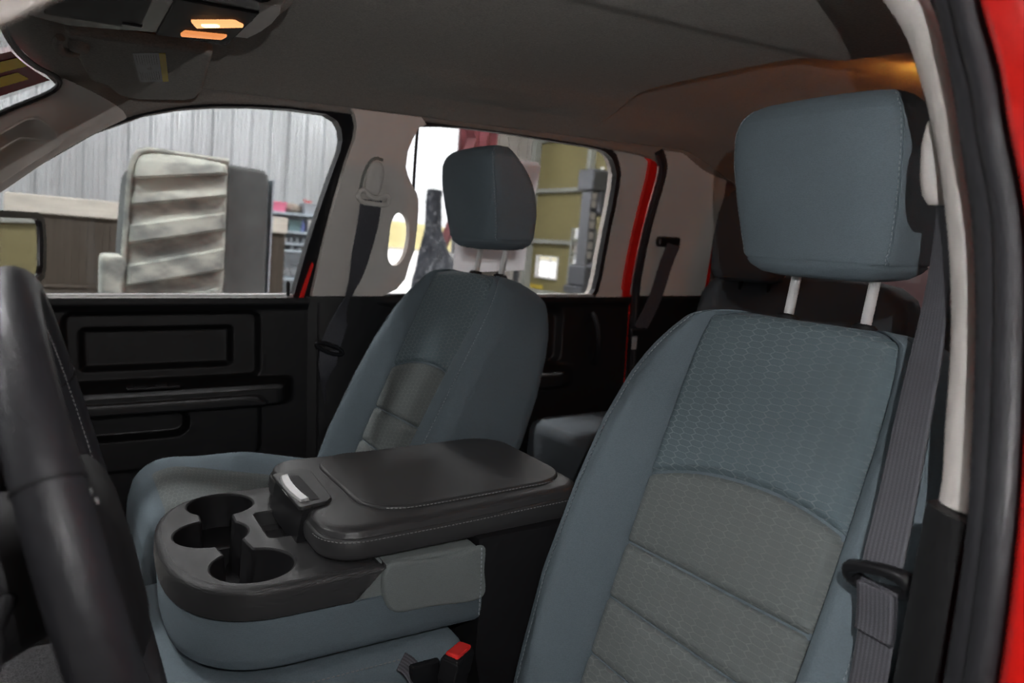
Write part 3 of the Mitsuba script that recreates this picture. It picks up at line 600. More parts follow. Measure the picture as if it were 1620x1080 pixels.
def build_seat(dx, yc, label, lean=0.0):
    t = add('front_seat', bx(0, .1, 0, .1, 0, .1), 'fabric_blue'); del scene[t]
    t = 'front_seat' if 'front_seat' not in labels else 'front_seat_001'
    b = B0 + NP([dx, yc, 0]); sh = lambda m: trimesh.Trimesh(m.vertices + b - NP([1.0, 0, 0]) * (lean * (0.39 - m.vertices[:, 2]))[:, None], m.faces, process=False)
    add(t + '__backrest', sh(BACK), 'fabric_blue', smooth=40)
    for nm, (m, uv), mt in PADS: add(f'{t}__backrest__{nm}', sh(m), mt, uv=uv)
    for m, p in zip(SEAMS, PIPE): plabel(add(t + '__backrest__stitching', cat(sh(m)), 'thread', smooth=False), 'pale thread stitching', kind='stuff')
    for p in PIPE: add(t + '__backrest__seam_cord', sh(p), 'fabric_blue', smooth=True)
    add(t + '__headrest', put(HEAD, dx, yc), 'fabric_blue', smooth=50)
    for s in (1, -1):
        plabel(add(t + '__headrest__stitching', put(stitches(head_seam(s), 0.0035, 0.0025, 0.0007), dx, yc), 'thread', smooth=False), 'pale thread stitching', kind='stuff')
        add(t + '__headrest__seam_cord', put(tube(head_seam(s) + NP([0.0025, s * 0.0018, 0]), 0.0010, 5), dx, yc), 'fabric_blue', smooth=True)
    for s in (1, -1):
        p0, p1 = NP([0.785 + dx, yc + s * 0.054, 0.045]), NP([0.803 + dx, yc + s * 0.054, 0.150])
        plabel(add(t + '__headrest__post', tube(NP([p0 * (1 - q) + p1 * q for q in np.linspace(0, 1, 6)]), 0.0062, 16), 'chrome', smooth=True), 'chrome headrest post')
        g = NP([0.7885 + dx, yc + s * 0.054, 0.070]); u = (p1 - p0) / np.linalg.norm(p1 - p0)
        add(t + '__headrest__guide', tube(NP([g, g + u * 0.010, g + u * 0.013]), [0.014, 0.014, 0.010], 16), 'black_plastic', smooth=50)
    # seat cushion, tipped back
    tip = math.radians(13.0); L, w = 0.47, 0.225; z0 = -0.452 - (0.09 if yc < 0 else 0.0)
    us = np.linspace(0, 1, 60); secs = []
    for u in us:
        x = u * L; e = math.sqrt(max(0.0, 1 - (1 - min(1, u / 0.20)) ** 2)) if u < 0.20 else 1.0
        hh = 0.075 + 0.085 * e; wd = w * (0.90 + 0.10 * e) if u < 0.2 else w
        row = []
        for a in np.linspace(-1, 1, 37):
            aa = abs(a); z = hh
            edge = math.sqrt(max(0, 1 - (max(0, aa - 0.80) / 0.20) ** 2)); z = hh * (0.55 + 0.45 * edge)
            z += 0.030 * math.sin(PI * min(1, max(0, (aa - 0.50) / 0.5))) * sst(0.15, 0.5, u) - 0.004 * math.exp(-((aa - 0.52) / 0.02) ** 2)
            row.append((x, a * wd, z))
        row += [(x, wd * 0.98, 0.0), (x, -wd * 0.98, 0.0)]
        secs.append(row)
    S = NP(secs); x, y, z = S[..., 0], S[..., 1], S[..., 2]
    X = 0.110 + x * math.cos(tip) + z * math.sin(tip) * 0.3; Z = z0 + z * math.cos(tip) - (x - 0.05) * math.sin(tip)
    S = np.stack([X + dx, y + yc, Z], -1)
    cu = loft(S)
    add(t + '__cushion', cu, 'fabric_blue', smooth=45)
    # the middle panel of the cushion
    U, V = np.meshgrid(np.linspace(0.06, 0.93, 40), np.linspace(-1, 1, 31), indexing='ij')
    A = V * w * 0.51; xx = U * L
    e = np.sqrt(np.clip(1 - (1 - np.clip(U / 0.20, 0, 1)) ** 2, 0, 1)); hh = 0.075 + 0.085 * e
    ed = np.minimum((1 - np.abs(V)) * w * 0.51, np.minimum(U - 0.06, 0.93 - U) * L)
    zz_ = hh + 0.006 * np.sqrt(np.clip(1 - (1 - np.clip(ed / 0.016, 0, 1)) ** 2, 0, 1)) - 0.002
    P = np.stack([0.110 + xx * math.cos(tip) + zz_ * math.sin(tip) * 0.3 + dx, A + yc, z0 + zz_ * math.cos(tip) - (xx - 0.05) * math.sin(tip)], -1)
    idx = np.arange(U.size).reshape(U.shape); q = np.stack([idx[:-1, :-1], idx[1:, :-1], idx[1:, 1:], idx[:-1, 1:]], -1).reshape(-1, 4)
    add(t + '__cushion__middle_panel', trimesh.Trimesh(P.reshape(-1, 3), quads(q), process=False), 'hex_grey', uv=np.stack([A, xx], -1).reshape(-1, 2))
    add(t + '__base', bx(0.10 + dx, 0.60 + dx, yc - 0.20, yc + 0.20, -0.64, -0.45, 0.03), 'black_plastic')
    tag(t, label, 'car seat', 'front bucket seats')
    return t
build_seat(0.0, -0.41, 'blue grey cloth driver seat with a honeycomb fabric middle, large in the foreground')
build_seat(-0.012, 0.41, 'blue grey cloth front passenger seat beyond the centre console', 0.085)

# ------------------------------------------------------------------ centre console (folded middle seat back)
t = 'center_console'
out = []
for a in np.linspace(-1, 1, 60): pass
def nose(hw, x0, x1, e=2.6, n=40):
    """Plan outline: rounded nose at x0, straight sides to x1."""
    th = np.linspace(-PI / 2, PI / 2, n); c, s = np.cos(th), np.sin(th)
    L = 0.125
    P = [(x0 + L - L * abs(a) ** (2 / e), hw * np.sign(b) * abs(b) ** (2 / e)) for a, b in zip(c, s)]
    return P + [(x1, hw), (x1, -hw)]
def ring_at(P, z): return [(x, y, z) for x, y in P]
base = []
for z, g in ((-0.352, 0.020), (-0.350, 0.010), (-0.343, 0.003), (-0.33, 0.0), (-0.30, -0.001), (-0.284, 0.0), (-0.2835, 0.003), (-0.30, 0.004), (-0.334, 0.004)):
    base.append(ring_at(nose(0.166 - g, 0.098 + g, 0.472 - g * 0.3), z))
add(t + '__cushion', loft(base), 'fabric_blue', smooth=40); plabel(t + '__cushion', 'blue grey cloth body of the folded console')
add(t + '__rear_block', bx(0.303, 0.468, -0.163, 0.163, -0.30, -0.2425, 0.008), 'fabric_grey', smooth=40)
# sewn side panel near the driver
sp_o = spline([(0.336, -0.2435), (0.330, -0.270), (0.336, -0.295), (0.350, -0.308), (0.40, -0.311), (0.474, -0.312), (0.474, -0.275), (0.473, -0.2435), (0.44, -0.2435), (0.37, -0.2435)], 60, True)
pl = dome_plate(sp_o, 0.006, 0.005, drop=0.001); v = pl.vertices
add(t + '__cushion__side_panel', fixed(trimesh.Trimesh(np.stack([v[:, 0], -0.165 - v[:, 2], v[:, 1]], -1), pl.faces, process=False)), 'fabric_grey', smooth=50)
plabel(add(t + '__cushion__stitching', stitches([(0.466, -0.1722, -0.242), (0.467, -0.1722, -0.29), (0.467, -0.1712, -0.312), (0.466, -0.172, -0.338)]), 'thread', smooth=False), 'pale thread stitching', kind='stuff')
# cup holder tray
to = Polygon(nose(0.174, 0.094, 0.335, 2.5, 60))
holes = [Point(0.191, 0.117).buffer(0.0440, quad_segs=16), Point(0.162, 0.014).buffer(0.0455, quad_segs=16), Point(0.190, -0.104).buffer(0.0475, quad_segs=16)]
link = unary_union([LineString([(0.180, 0.117), (0.176, 0.014)]).buffer(0.020), LineString([(0.172, 0.02), (0.188, -0.108)]).buffer(0.017)])
cups = unary_union(holes + [link]).buffer(-0.004).buffer(0.004).buffer(0.003).buffer(-0.003)
rec = rrect(0.226, 0.30, -0.034, 0.064, 0.008)
ZT = -0.241
def tray_layer(poly, z0, z1): 
    m = extr(poly, z1 - z0); m.apply_translation([0, 0, z0]); return m
parts = []
for i, (a0, a1) in enumerate(zip(np.linspace(0, PI / 2, 6)[:-1], np.linspace(0, PI / 2, 6)[1:])):
    z0, z1 = ZT - 0.008 + 0.008 * math.sin(a0), ZT - 0.008 + 0.008 * math.sin(a1); ins = 0.008 * (1 - math.cos((a0 + a1) / 2))
    parts.append(tray_layer(to.buffer(-ins).difference(cups.buffer(0.004 * (1 - math.cos((PI / 2 - a0)) ) * 0 + 0.0035 * (i / 4.0) ** 2)).difference(rec), z0, z1))
# smooth rim: loft of the outer wall
def plan_ring(poly, n=160):
    c = NP(poly.exterior.coords)[:-1]; L = poly.exterior.length
    return NP([poly.exterior.interpolate(L * i / n).coords[0] for i in range(n)])
rw = [(ZT - 0.040, 0.004), (ZT - 0.038, 0.001), (ZT - 0.026, 0.0), (ZT - 0.009, 0.001)] + [(ZT - 0.009 + 0.009 * math.sin(a), 0.001 + 0.009 * (1 - math.cos(a))) for a in np.linspace(0.2, PI / 2, 7)]
wall = []
for z, g in rw:
    P = plan_ring(to.buffer(-g, join_style=1)); i0 = np.argmin(np.abs(P[:, 0] - 0.2) + (P[:, 1] > 0) * 9); wall.append(np.c_[np.roll(P, -i0, 0), np.full(len(P), z)])
wall = NP(wall)
# the skirt is cut on a slant towards the lid
cutz = lambda x: ZT - 0.040 + 0.042 * sst(0.285, 0.345, x)
wall[..., 2] = np.maximum(wall[..., 2], np.minimum(cutz(wall[..., 0]), ZT - 0.001))
skirt = loft(wall, cap=False)
def flat_top(poly, z):
    ms = []
    for g in getattr(poly, 'geoms', [poly]):
        v, f = trimesh.creation.triangulate_polygon(g, engine='earcut'); ms.append(trimesh.Trimesh(np.c_[v, np.full(len(v), z)], f, process=False))
    return cat(*ms)
top = flat_top(to.buffer(-0.0099, join_style=1).difference(cups.buffer(0.003)).difference(rec.buffer(0.002)), ZT)
if top.face_normals[:, 2].mean() < 0: top.invert()
def well(poly, z0, z1, rim, n=120, floor=True):
    """Inner wall of an opening with a rounded rim, and its floor."""
    rr = [(z0 - rim + rim * math.sin(a), rim * (1 - math.cos(a))) for a in np.linspace(PI / 2, 0, 5)] + [(z0 - 0.012, 0.0), (z0 - 0.020, -0.0008), (z1 + 0.004, -0.004), (z1, -0.008)]
    R_ = []
    ref = None
    for z, g in rr:
        P = plan_ring(poly.buffer(g, join_style=1), n)
        if ref is None: i0 = np.argmin(P[:, 0])
        else: i0 = np.argmin(((P - ref) ** 2).sum(1))
        P = np.roll(P, -i0, 0); ref = P[0]; R_.append(np.c_[P, np.full(n, z)])
    m = loft(R_, cap=False); ms = [m]
    if floor: ms.append(flat_top(poly.buffer(-0.006), z1))
    return cat(*ms)
add(t + '__tray', cat(skirt, top), 'tray_plastic', smooth=35); plabel(t + '__tray', 'black plastic cup holder tray')
add(t + '__tray__cup_well', well(cups, ZT, ZT - 0.075, 0.003, 200, False), 'black_plastic', smooth=40)
plabel(t + '__tray__cup_well', 'three joined round cup holder wells')
add(t + '__tray__cup_well__liner', fixed(tray_layer(cups.buffer(0.003).difference(cups.buffer(0.0008)).difference(rec.buffer(0.003)), ZT - 0.082, ZT - 0.008)), 'black_plastic')
add(t + '__tray__cup_well__bottom', fixed(tray_layer(cups.buffer(-0.001), ZT - 0.084, ZT - 0.078)), 'black_plastic')
for i, (h, d) in enumerate(zip(holes, (0.050, 0.075, 0.052))):
    add(t + '__tray__cup_floor', fixed(tray_layer(h.buffer(0.001).intersection(cups.buffer(0.002)), ZT - 0.080, ZT - d)), 'black_plastic')
add(t + '__tray__coin_recess', well(rec, ZT, ZT - 0.026, 0.002, 80), 'tray_plastic', smooth=40)
rb = trimesh.creation.icosphere(3, 0.020); rb.apply_scale([1, 1, 1.2]); rb.apply_translation([0.208, -0.112, ZT - 0.050])
add(t + '__tray__rubber_finger', rb, 'black_plastic', smooth=True); plabel(t + '__tray__rubber_finger', 'rounded black spring tab in the nearest cup holder')
# lid
LZ0, LZ1 = -0.240, -0.198
def lid_outline(g=0.0):
    P = Polygon([(0.262, 0.176), (0.262, -0.158), (0.665, -0.140), (0.665, 0.158)]).buffer(-0.05).buffer(0.05 - g, quad_segs=10); return plan_ring(P, 160)
def lid_z(x, y): return 0.006 * sst(0.40, 0.65, x)
rr = [(0.000, 0.010), (0.002, 0.004), (0.006, 0.001), (0.016, 0.0), (0.026, 0.001), (0.0285, 0.0028), (0.0295, 0.0045), (0.0300, 0.0042), (0.034, 0.006)] + [(0.034 + 0.008 * math.sin(a), 0.006 + 0.016 * (1 - math.cos(a))) for a in np.linspace(0.25, PI / 2, 6)] + [(0.0425, 0.034), (0.0428, 0.060), (0.0430, 0.09)]
R_, ref = [], None
for h, g in rr:
    P = lid_outline(g); i0 = np.argmin(np.abs(P[:, 1]) + (P[:, 0] > 0.4) * 9) if ref is None else np.argmin(((P - ref) ** 2).sum(1)); P = np.roll(P, -i0, 0); ref = P[0]
    R_.append(np.c_[P, LZ0 + h + lid_z(P[:, 0], P[:, 1]) * h / 0.042])
add(t + '__lid', loft(R_), 'leather', smooth=40); plabel(t + '__lid', 'padded black leather armrest lid')
pad = Polygon([(0.328, 0.150), (0.332, -0.112), (0.65, -0.112), (0.65, 0.135)]).buffer(-0.06).buffer(0.06, quad_segs=14); padr = plan_ring(pad, 140)
pm = dome_plate(padr, 0.0045, 0.0044, drop=0.002); pm.vertices[:, 2] += LZ1 - 0.0005 + lid_z(pm.vertices[:, 0], 0) + 0.0012
add(t + '__lid__top_pad', pm, 'leather', smooth=50); plabel(t + '__lid__top_pad', 'raised black leather top pad')
po = plan_ring(pad.buffer(0.0035), 200); k0 = np.argmin(np.abs(po[:, 0] - 0.64) + (po[:, 1] > 0) * 9)
pth = np.c_[po, LZ1 + 0.0035 + lid_z(po[:, 0], 0)]
near = pth[(po[:, 1] < -0.105)]; near = near[np.argsort(near[:, 0])]
plabel(add(t + '__lid__stitching', stitches(near, 0.0035, 0.002, 0.0007), 'dark_thread', smooth=False), 'grey thread along the top pad', kind='stuff')
eo = lid_outline(-0.0002); eo = np.c_[eo, LZ0 + 0.0265 + lid_z(eo[:, 0], 0) * 0.6]; nr = eo[(eo[:, 1] < -0.10)]; nr = nr[np.argsort(nr[:, 0])]
plabel(add(t + '__lid__stitching', stitches(nr, 0.0032, 0.0022, 0.0006), 'dark_thread', smooth=False), 'thread along the lid edge', kind='stuff')
# latch plate let into the front of the lid
lp = Polygon([(0.256, 0.082), (0.300, 0.094), (0.312, 0.080), (0.306, -0.042), (0.296, -0.056), (0.256, -0.066)]).buffer(-0.004).buffer(0.004)
lr = plan_ring(lp, 80); lm = dome_plate(lr, 0.0045, 0.002); lm.vertices[:, 2] += LZ1 + 0.0008
add(t + '__lid__latch_plate', lm, 'tray_plastic', smooth=40)
add(t + '__lid__latch_plate__front', loft([[(0.262 - 0.010 * q, y, LZ1 + 0.0035 - 0.052 * q) for y in (0.078, -0.062)] + [(0.275 - 0.006 * q, y, LZ1 + 0.003 - 0.052 * q) for y in (-0.062, 0.078)] for q in np.linspace(0, 1, 6)]), 'gloss_black', smooth=False)
add(t + '__lid__latch_recess', bx(0.2695, 0.289, -0.046, 0.062, LZ1 + 0.0035, LZ1 + 0.0058, 0.001), 'black_plastic')
lv = [[(0.2555 + 0.005 * (2 * q - 1) ** 2, y, LZ1 + 0.0015), (0.2590 + 0.005 * (2 * q - 1) ** 2, y, LZ1 + 0.0085), (0.2690 + 0.004 * (2 * q - 1) ** 2, y, LZ1 + 0.0100), (0.272 + 0.004 * (2 * q - 1) ** 2, y, LZ1 + 0.003)] for q, y in zip(np.linspace(0, 1, 16), np.linspace(0.060, -0.046, 16))]
add(t + '__lid__latch_handle', loft(lv), 'bright_steel', smooth=40); plabel(t + '__lid__latch_handle', 'silver latch handle')
# hinge bracket behind the console
add(t + '__hinge_bracket', loft([[(x0, -0.16, z), (x1, -0.16, z), (x1, 0.16, z), (x0, 0.16, z)] for z, x0, x1 in ((-0.56, 0.50, 0.60), (-0.40, 0.47, 0.60), (-0.30, 0.475, 0.62), (-0.235, 0.468, 0.66))]), 'black_plastic', smooth=False)
tag(t, 'grey cloth centre console with black cup holder tray and closed leather armrest lid', 'console')

# middle seat cushion under the console
mc = []
for z, g in ((-0.52, 0.004), (-0.40, 0.0), (-0.378, 0.004), (-0.366, 0.014), (-0.361, 0.030)):
    P = plan_ring(rrect(0.07, 0.455, -0.180, 0.180, 0.035).buffer(-g), 120); mc.append(np.c_[P, z - 0.08 * (P[:, 0] - 0.3) * 0 + np.zeros(len(P))])
add('middle_seat_cushion', loft(mc), 'fabric_blue', smooth=45)
plabel(add('middle_seat_cushion__stitching', stitches([(0.10, -0.165, -0.3655), (0.20, -0.172, -0.3705), (0.36, -0.172, -0.3705)]), 'dark_thread', smooth=False), 'dark thread stitching', kind='stuff')
tag('middle_seat_cushion', 'flat blue grey cloth seat cushion under the centre console', 'seat cushion')
# ------------------------------------------------------------------ rear bench
t = 'rear_bench_seat'
def cushion_block(x0, x1, y0, y1, z0, z1, r, lean=0.0, bulge=0.0):
    m = rbox(x1 - x0, y1 - y0, z1 - z0, r, n=6); v = m.vertices
    m.vertices = v + NP([(x0 + x1) / 2, (y0 + y1) / 2, (z0 + z1) / 2]); m.vertices[:, 0] += lean * (m.vertices[:, 2] - z0); return m
def back_half(yc, hw, key):
    rg = []
    for z, w, d in ((-0.34, 1.0, 0.13), (-0.20, 1.0, 0.13), (-0.05, 1.0, 0.125), (0.02, 0.985, 0.12), (0.055, 0.93, 0.105), (0.080, 0.80, 0.085), (0.090, 0.62, 0.06), (0.094, 0.4, 0.03)):
        k = 48; th = np.arange(k) * 2 * PI / k; e = 0.35; c, s = np.cos(th), np.sin(th)
        y = yc + hw * w * np.sign(s) * np.abs(s) ** e; x = 1.60 + 0.22 * (z + 0.1) + 0.075 + (d / 2) * np.sign(c) * np.abs(c) ** 0.5
        rg.append(np.stack([x, y, np.full(k, z)], -1))
    return add(key, loft(rg), 'fabric_rear', smooth=45)
mat('fabric_rear', prin(mikit.proc(fabric_color((0.085, 0.098, 0.108))), 0.9, fab_bump, 0.0006, specular=0.2))
back_half(0.36, 0.335, t + '__backrest'); back_half(-0.36, 0.335, t + '__backrest')
def rear_head(yc):
    rg = []
    for z, w, d in ((0.066, 0.085, 0.05), (0.075, 0.105, 0.075), (0.10, 0.118, 0.09), (0.18, 0.125, 0.095), (0.25, 0.122, 0.09), (0.29, 0.110, 0.08), (0.312, 0.085, 0.06), (0.320, 0.05, 0.035)):
        k = 48; th = np.arange(k) * 2 * PI / k; c, s = np.cos(th), np.sin(th)
        rg.append(np.stack([1.615 + 0.10 * z + d / 2 * np.sign(c) * np.abs(c) ** 0.6, yc + w * np.sign(s) * np.abs(s) ** 0.45, np.full(k, z)], -1))
    return loft(rg)
for yc in (0.475, -0.475, 0.0)[:2]:
    k = add(t + '__headrest', rear_head(yc), 'fabric_rear', smooth=50)
    for s in (1, -1): add(k + '__post', tube(NP([(1.655, yc + s * 0.05, z) for z in (0.04, 0.06, 0.08)]), 0.006, 10), 'black_plastic')
cm = []
for z, g in ((-0.62, 0.02), (-0.40, 0.0), (-0.345, 0.004), (-0.325, 0.014), (-0.314, 0.035)):
    P = plan_ring(rrect(1.05, 1.62, -0.69, 0.69, 0.05).buffer(-g), 120); cm.append(np.c_[P, np.full(len(P), z)])
add(t + '__cushion', loft(cm), 'fabric_rear', smooth=45)
tag(t, 'dark grey cloth rear bench seat behind the driver seat', 'car seat')

# ------------------------------------------------------------------ seat belts
def belt(key, P, Wv, width, **kw):
    m, uv = ribbon(P, Wv, width, **kw); return add(key, m, 'webbing', uv=uv)
t = 'seat_belt'                                        # driver
bp = [(0.608, -0.646, 0.205), (0.610, -0.648, 0.150), (0.604, -0.649, 0.09), (0.587, -0.654, 0.028), (0.577, -0.656, -0.024), (0.566, -0.658, -0.069), (0.561, -0.659, -0.088)]
bw = [(0.69, 0.72, 0), (0.57, 0.82, 0), (0.40, 0.91, 0), (0.28, 0.955, 0), (0.22, 0.975, 0.0), (0.13, 0.99, 0), (0.13, 0.99, 0)]
belt(t + '__webbing', bp, bw, 0.0365)
lp_ = [(0.561, -0.659, -0.099), (0.563, -0.660, -0.125), (0.561, -0.661, -0.155), (0.552, -0.664, -0.20), (0.53, -0.672, -0.27), (0.50, -0.68, -0.40), (0.49, -0.685, -0.55)]
belt(t + '__webbing', lp_, [(0.13, 0.99, 0.0)] * 7, 0.0345)
belt(t + '__webbing__stitched_loop', [(0.5550, -0.660, -0.099), (0.5560, -0.661, -0.112), (0.5575, -0.6615, -0.128), (0.5570, -0.6618, -0.141)], [(0.13, 0.99, 0.0)] * 4, 0.0345, th=0.004, n=20)
plabel(t + '__webbing__stitched_loop', 'folded and sewn end of the webbing')
cx = NP([0.561, -0.660, -0.094]); e1, e2 = NP([0.13, 0.95, -0.25]), NP([-0.55, -0.05, 0.80])
e1 /= np.linalg.norm(e1); e2 -= e1 * (e2 @ e1); e2 /= np.linalg.norm(e2)
th = np.arange(48) * 2 * PI / 48
path = [cx + e1 * 0.0290 * np.sign(math.cos(a)) * abs(math.cos(a)) ** 0.8 + e2 * 0.0125 * np.sign(math.sin(a)) * abs(math.sin(a)) ** 0.8 for a in th]
add(t + '__latch_plate', torus(path, 0.0055 + 0.002 * np.abs(np.cos(th)) ** 3, 12), 'gloss_black', smooth=60); plabel(t + '__latch_plate', 'glossy black oval latch plate ring')
add(t + '__belt_guide', loft([[(x + 0.014 * q * math.cos(a), y + 0.010 * q * math.sin(a), z) for a in np.arange(16) * 2 * PI / 16] for x, y, z, q in ((0.600, -0.640, 0.275, 0.3), (0.598, -0.640, 0.268, 0.8), (0.598, -0.640, 0.25, 1.0), (0.600, -0.641, 0.225, 1.0), (0.602, -0.642, 0.212, 0.9), (0.603, -0.642, 0.205, 0.5))]), 'beige_trim', smooth=50)
plabel(t + '__belt_guide', 'pale plastic belt guide on the pillar')
tag(t, 'dark grey seat belt hanging from the driver side pillar with a black ring', 'seat belt')
t = 'seat_belt_001'                                    # front passenger
belt(t + '__webbing', [(0.610, 0.662, 0.226), (0.608, 0.678, 0.165), (0.603, 0.698, 0.11), (0.594, 0.706, 0.055), (0.578, 0.714, 0.0), (0.556, 0.712, -0.06), (0.533, 0.705, -0.112)], [(1, 0, 0), (1, 0.05, 0), (0.95, 0.2, 0.05), (0.8, 0.5, 0.1), (0.62, 0.75, 0.1), (0.85, 0.3, -0.2), (0.9, 0.1, -0.35)], 0.050)
belt(t + '__webbing', [(0.531, 0.703, -0.120), (0.528, 0.704, -0.15), (0.522, 0.706, -0.19), (0.526, 0.708, -0.245)], [(0.9, 0.1, -0.35), (0.9, 0.1, -0.3), (0.6, 0.6, -0.2), (0.4, 0.8, 0)], (0.046, 0.044, 0.028, 0.012), n=24)
add(t + '__latch_plate', torus([NP([0.532, 0.703, -0.116]) + NP([0.93, 0.1, -0.36]) * 0.034 * math.cos(a) + NP([0.33, 0, 0.85]) * 0.010 * math.sin(a) for a in th], 0.005, 10), 'gloss_black', smooth=60)
cap = loft([[(0.611 + 0.021 * w * math.cos(a) + 0.012 * (z - 0.28), Ys(z, -0.022) - 0.018 * w - 0.004 + (0.012 * max(0, math.sin(a))), z) if False else (0.611 + 0.0205 * w * math.cos(a) + 0.05 * (z - 0.28), Ys(z, -0.020) - 0.004 - 0.020 * w * (0.5 - 0.5 * math.sin(a)), z) for a in np.arange(24) * 2 * PI / 24] for z, w in ((0.238, 0.75), (0.245, 0.95), (0.265, 1.0), (0.285, 0.95), (0.298, 0.8), (0.306, 0.5), (0.309, 0.2))])
add(t + '__anchor_cover', cap, 'beige_trim', smooth=60); plabel(t + '__anchor_cover', 'oval beige cover of the belt anchor')
dr_ = [(0.578, 0.656, 0.232), (0.583, 0.654, 0.243), (0.594, 0.653, 0.246), (0.599, 0.654, 0.238), (0.609, 0.655, 0.231), (0.625, 0.655, 0.230), (0.641, 0.656, 0.236), (0.650, 0.658, 0.232), (0.648, 0.660, 0.220), (0.638, 0.661, 0.216), (0.612, 0.661, 0.218), (0.588, 0.660, 0.221)]
add(t + '__guide_ring', torus(spline(dr_, 60, True), 0.0058, 10), 'beige_trim', smooth=60); plabel(t + '__guide_ring', 'beige plastic ring the belt runs through')
add(t + '__anchor_slot', tube(spline([(0.586, Ys(0.235, -0.02), 0.235), (0.588, Ys(0.27, -0.02), 0.270), (0.594, Ys(0.295, -0.02), 0.297), (0.607, Ys(0.315, -0.02), 0.315), (0.628, Ys(0.314, -0.02), 0.314)], 30), 0.0035, 8), 'girt_steel', smooth=60)
tag(t, 'dark grey seat belt on the passenger side middle pillar with a beige anchor cover', 'seat belt')
t = 'seat_belt_002'                                    # rear
belt(t + '__webbing', [(1.525, 0.668, 0.155), (1.515, 0.684, 0.10), (1.503, 0.698, 0.02), (1.478, 0.700, -0.04), (1.446, 0.700, -0.092)], [(0.95, 0.1, -0.25)] * 5, 0.052, n=40)
add(t + '__latch_plate', rbox(0.062, 0.014, 0.024, 0.006, (1.443, 0.700, -0.100)), 'gloss_black'); add(t + '__tongue', bx(1.422, 1.440, 0.699, 0.702, -0.150, -0.105, 0.001), 'bright_steel')
plabel(t + '__tongue', 'steel belt tongue')
tag(t, 'grey seat belt slanting across the rear pillar behind the passenger seat', 'seat belt')

# buckle beside the console
t = 'belt_buckle'
ax = NP([0.16, -0.06, 0.985]); ax /= np.linalg.norm(ax)       # points up out of the buckle
u1 = NP([0.80, 0.58, -0.1]); u1 -= ax * (u1 @ ax); u1 /= np.linalg.norm(u1); u2 = np.cross(ax, u1)
def local(m, o): return trimesh.Trimesh(m.vertices @ NP([u1, u2, ax]) + NP(o), m.faces, process=False)
bo = NP([0.413, -0.206, -0.395])
add(t + '__housing', fixed(local(rbox(0.046, 0.024, 0.078, 0.004), bo)), 'gloss_black', smooth=40)
add(t + '__housing__collar', fixed(local(rbox(0.0475, 0.0255, 0.030, 0.003, (0, 0, 0.021)), bo)), 'black_plastic', smooth=40)
btn = rbox(0.038, 0.0185, 0.012, 0.003, (0.0, 0.001, 0.0375)); btn.vertices[:, 2] -= 0.10 * btn.vertices[:, 1]
add(t + '__button', fixed(local(btn, bo)), 'button_red', smooth=40); plabel(t + '__button', 'red release button')
m, uv = ribbon([bo + NP([-0.003, 0.0, -0.03]), bo + NP([-0.01, 0.0, -0.09]), bo + NP([0.0, 0.01, -0.16])], [u1] * 3, 0.036, th=0.003); add(t + '__strap', m, 'webbing', uv=uv)
tag(t, 'black seat belt buckle with red button standing beside the console', 'belt buckle')
t = 'belt_tongue'
add(t + '__plate', rbox(0.040, 0.010, 0.052, 0.004, (0.378, -0.196, -0.392)), 'gloss_black', smooth=40)
m, uv = ribbon([(0.352, -0.182, -0.366), (0.362, -0.190, -0.374), (0.372, -0.202, -0.40), (0.376, -0.205, -0.45)], [(0.85, 0.4, 0.2)] * 4, 0.026); add(t + '__strap', m, 'webbing', uv=uv)
tag(t, 'small black belt strap and plate left of the red buckle', 'seat belt')

# ------------------------------------------------------------------ steering wheel
t = 'steering_wheel'
wc, rad = NP([0.0145, -0.400, -0.068]), 0.186
wu = NP([-0.228, 0, 0.974]); wu /= np.linalg.norm(wu); wn = NP([wu[2], 0, -wu[0]])       # up in the wheel's plane, towards the driver
wv = NP([0.0, 1.0, 0])
def wp(a, r, n=0.0): return wc + wv * r * math.cos(a) + wu * r * math.sin(a) + wn * n
path = [wp(a, rad) for a in np.arange(120) * 2 * PI / 120]
fat = NP([0.0172 + 0.0008 * (abs(math.cos(a)) ** 8) for a in np.arange(120) * 2 * PI / 120])
add(t + '__rim', torus(path, fat, 18), 'wheel_leather', smooth=True); plabel(t + '__rim', 'black leather rim')
sti = NP([wp(a, rad - 0.0165, 0.010) for a in np.linspace(-0.9, 1.4, 160)])
plabel(add(t + '__stitching', stitches(sti, 0.003, 0.002, 0.0006), 'dark_thread', smooth=False), 'thread along the inside of the rim', kind='stuff')
for a in (-0.22, PI + 0.22, 0.55, PI - 0.55):
    add(t + '__rim_seam', torus([wp(a, rad) + (wv * math.cos(a) + wu * math.sin(a)) * 0.0176 * math.cos(b) + wn * 0.0176 * math.sin(b) for b in np.arange(24) * 2 * PI / 24], 0.0010, 5), 'black_plastic', smooth=True)
hub = []
for n, s in ((-0.035, 0.6), (-0.03, 0.9), (0.0, 1.0), (0.012, 0.96), (0.020, 0.82), (0.024, 0.55), (0.025, 0.25)):
    hub.append([wc + wv * 0.080 * s * np.sign(math.cos(a)) * abs(math.cos(a)) ** 0.6 + wu * (-0.012 + 0.070 * s * np.sign(math.sin(a)) * abs(math.sin(a)) ** 0.6) + wn * n for a in np.arange(40) * 2 * PI / 40])
add(t + '__hub', loft(hub), 'black_plastic', smooth=50)
for a0, a1, rr0 in ((-0.05, -0.05, 0.07), (PI + 0.05, PI + 0.05, 0.07), (-PI / 2 - 0.35, -PI / 2 - 0.35, 0.06), (-PI / 2 + 0.35, -PI / 2 + 0.35, 0.06)):
    add(t + '__spoke', tube([wp(a0, r, -0.006 + 0.006 * (1 - (r - rr0) / 0.11)) for r in np.linspace(rr0, rad, 12)], np.linspace(0.026, 0.017, 12), 12, flat=0.45, up=tuple(wn)), 'gloss_black', smooth=60)
k = 0
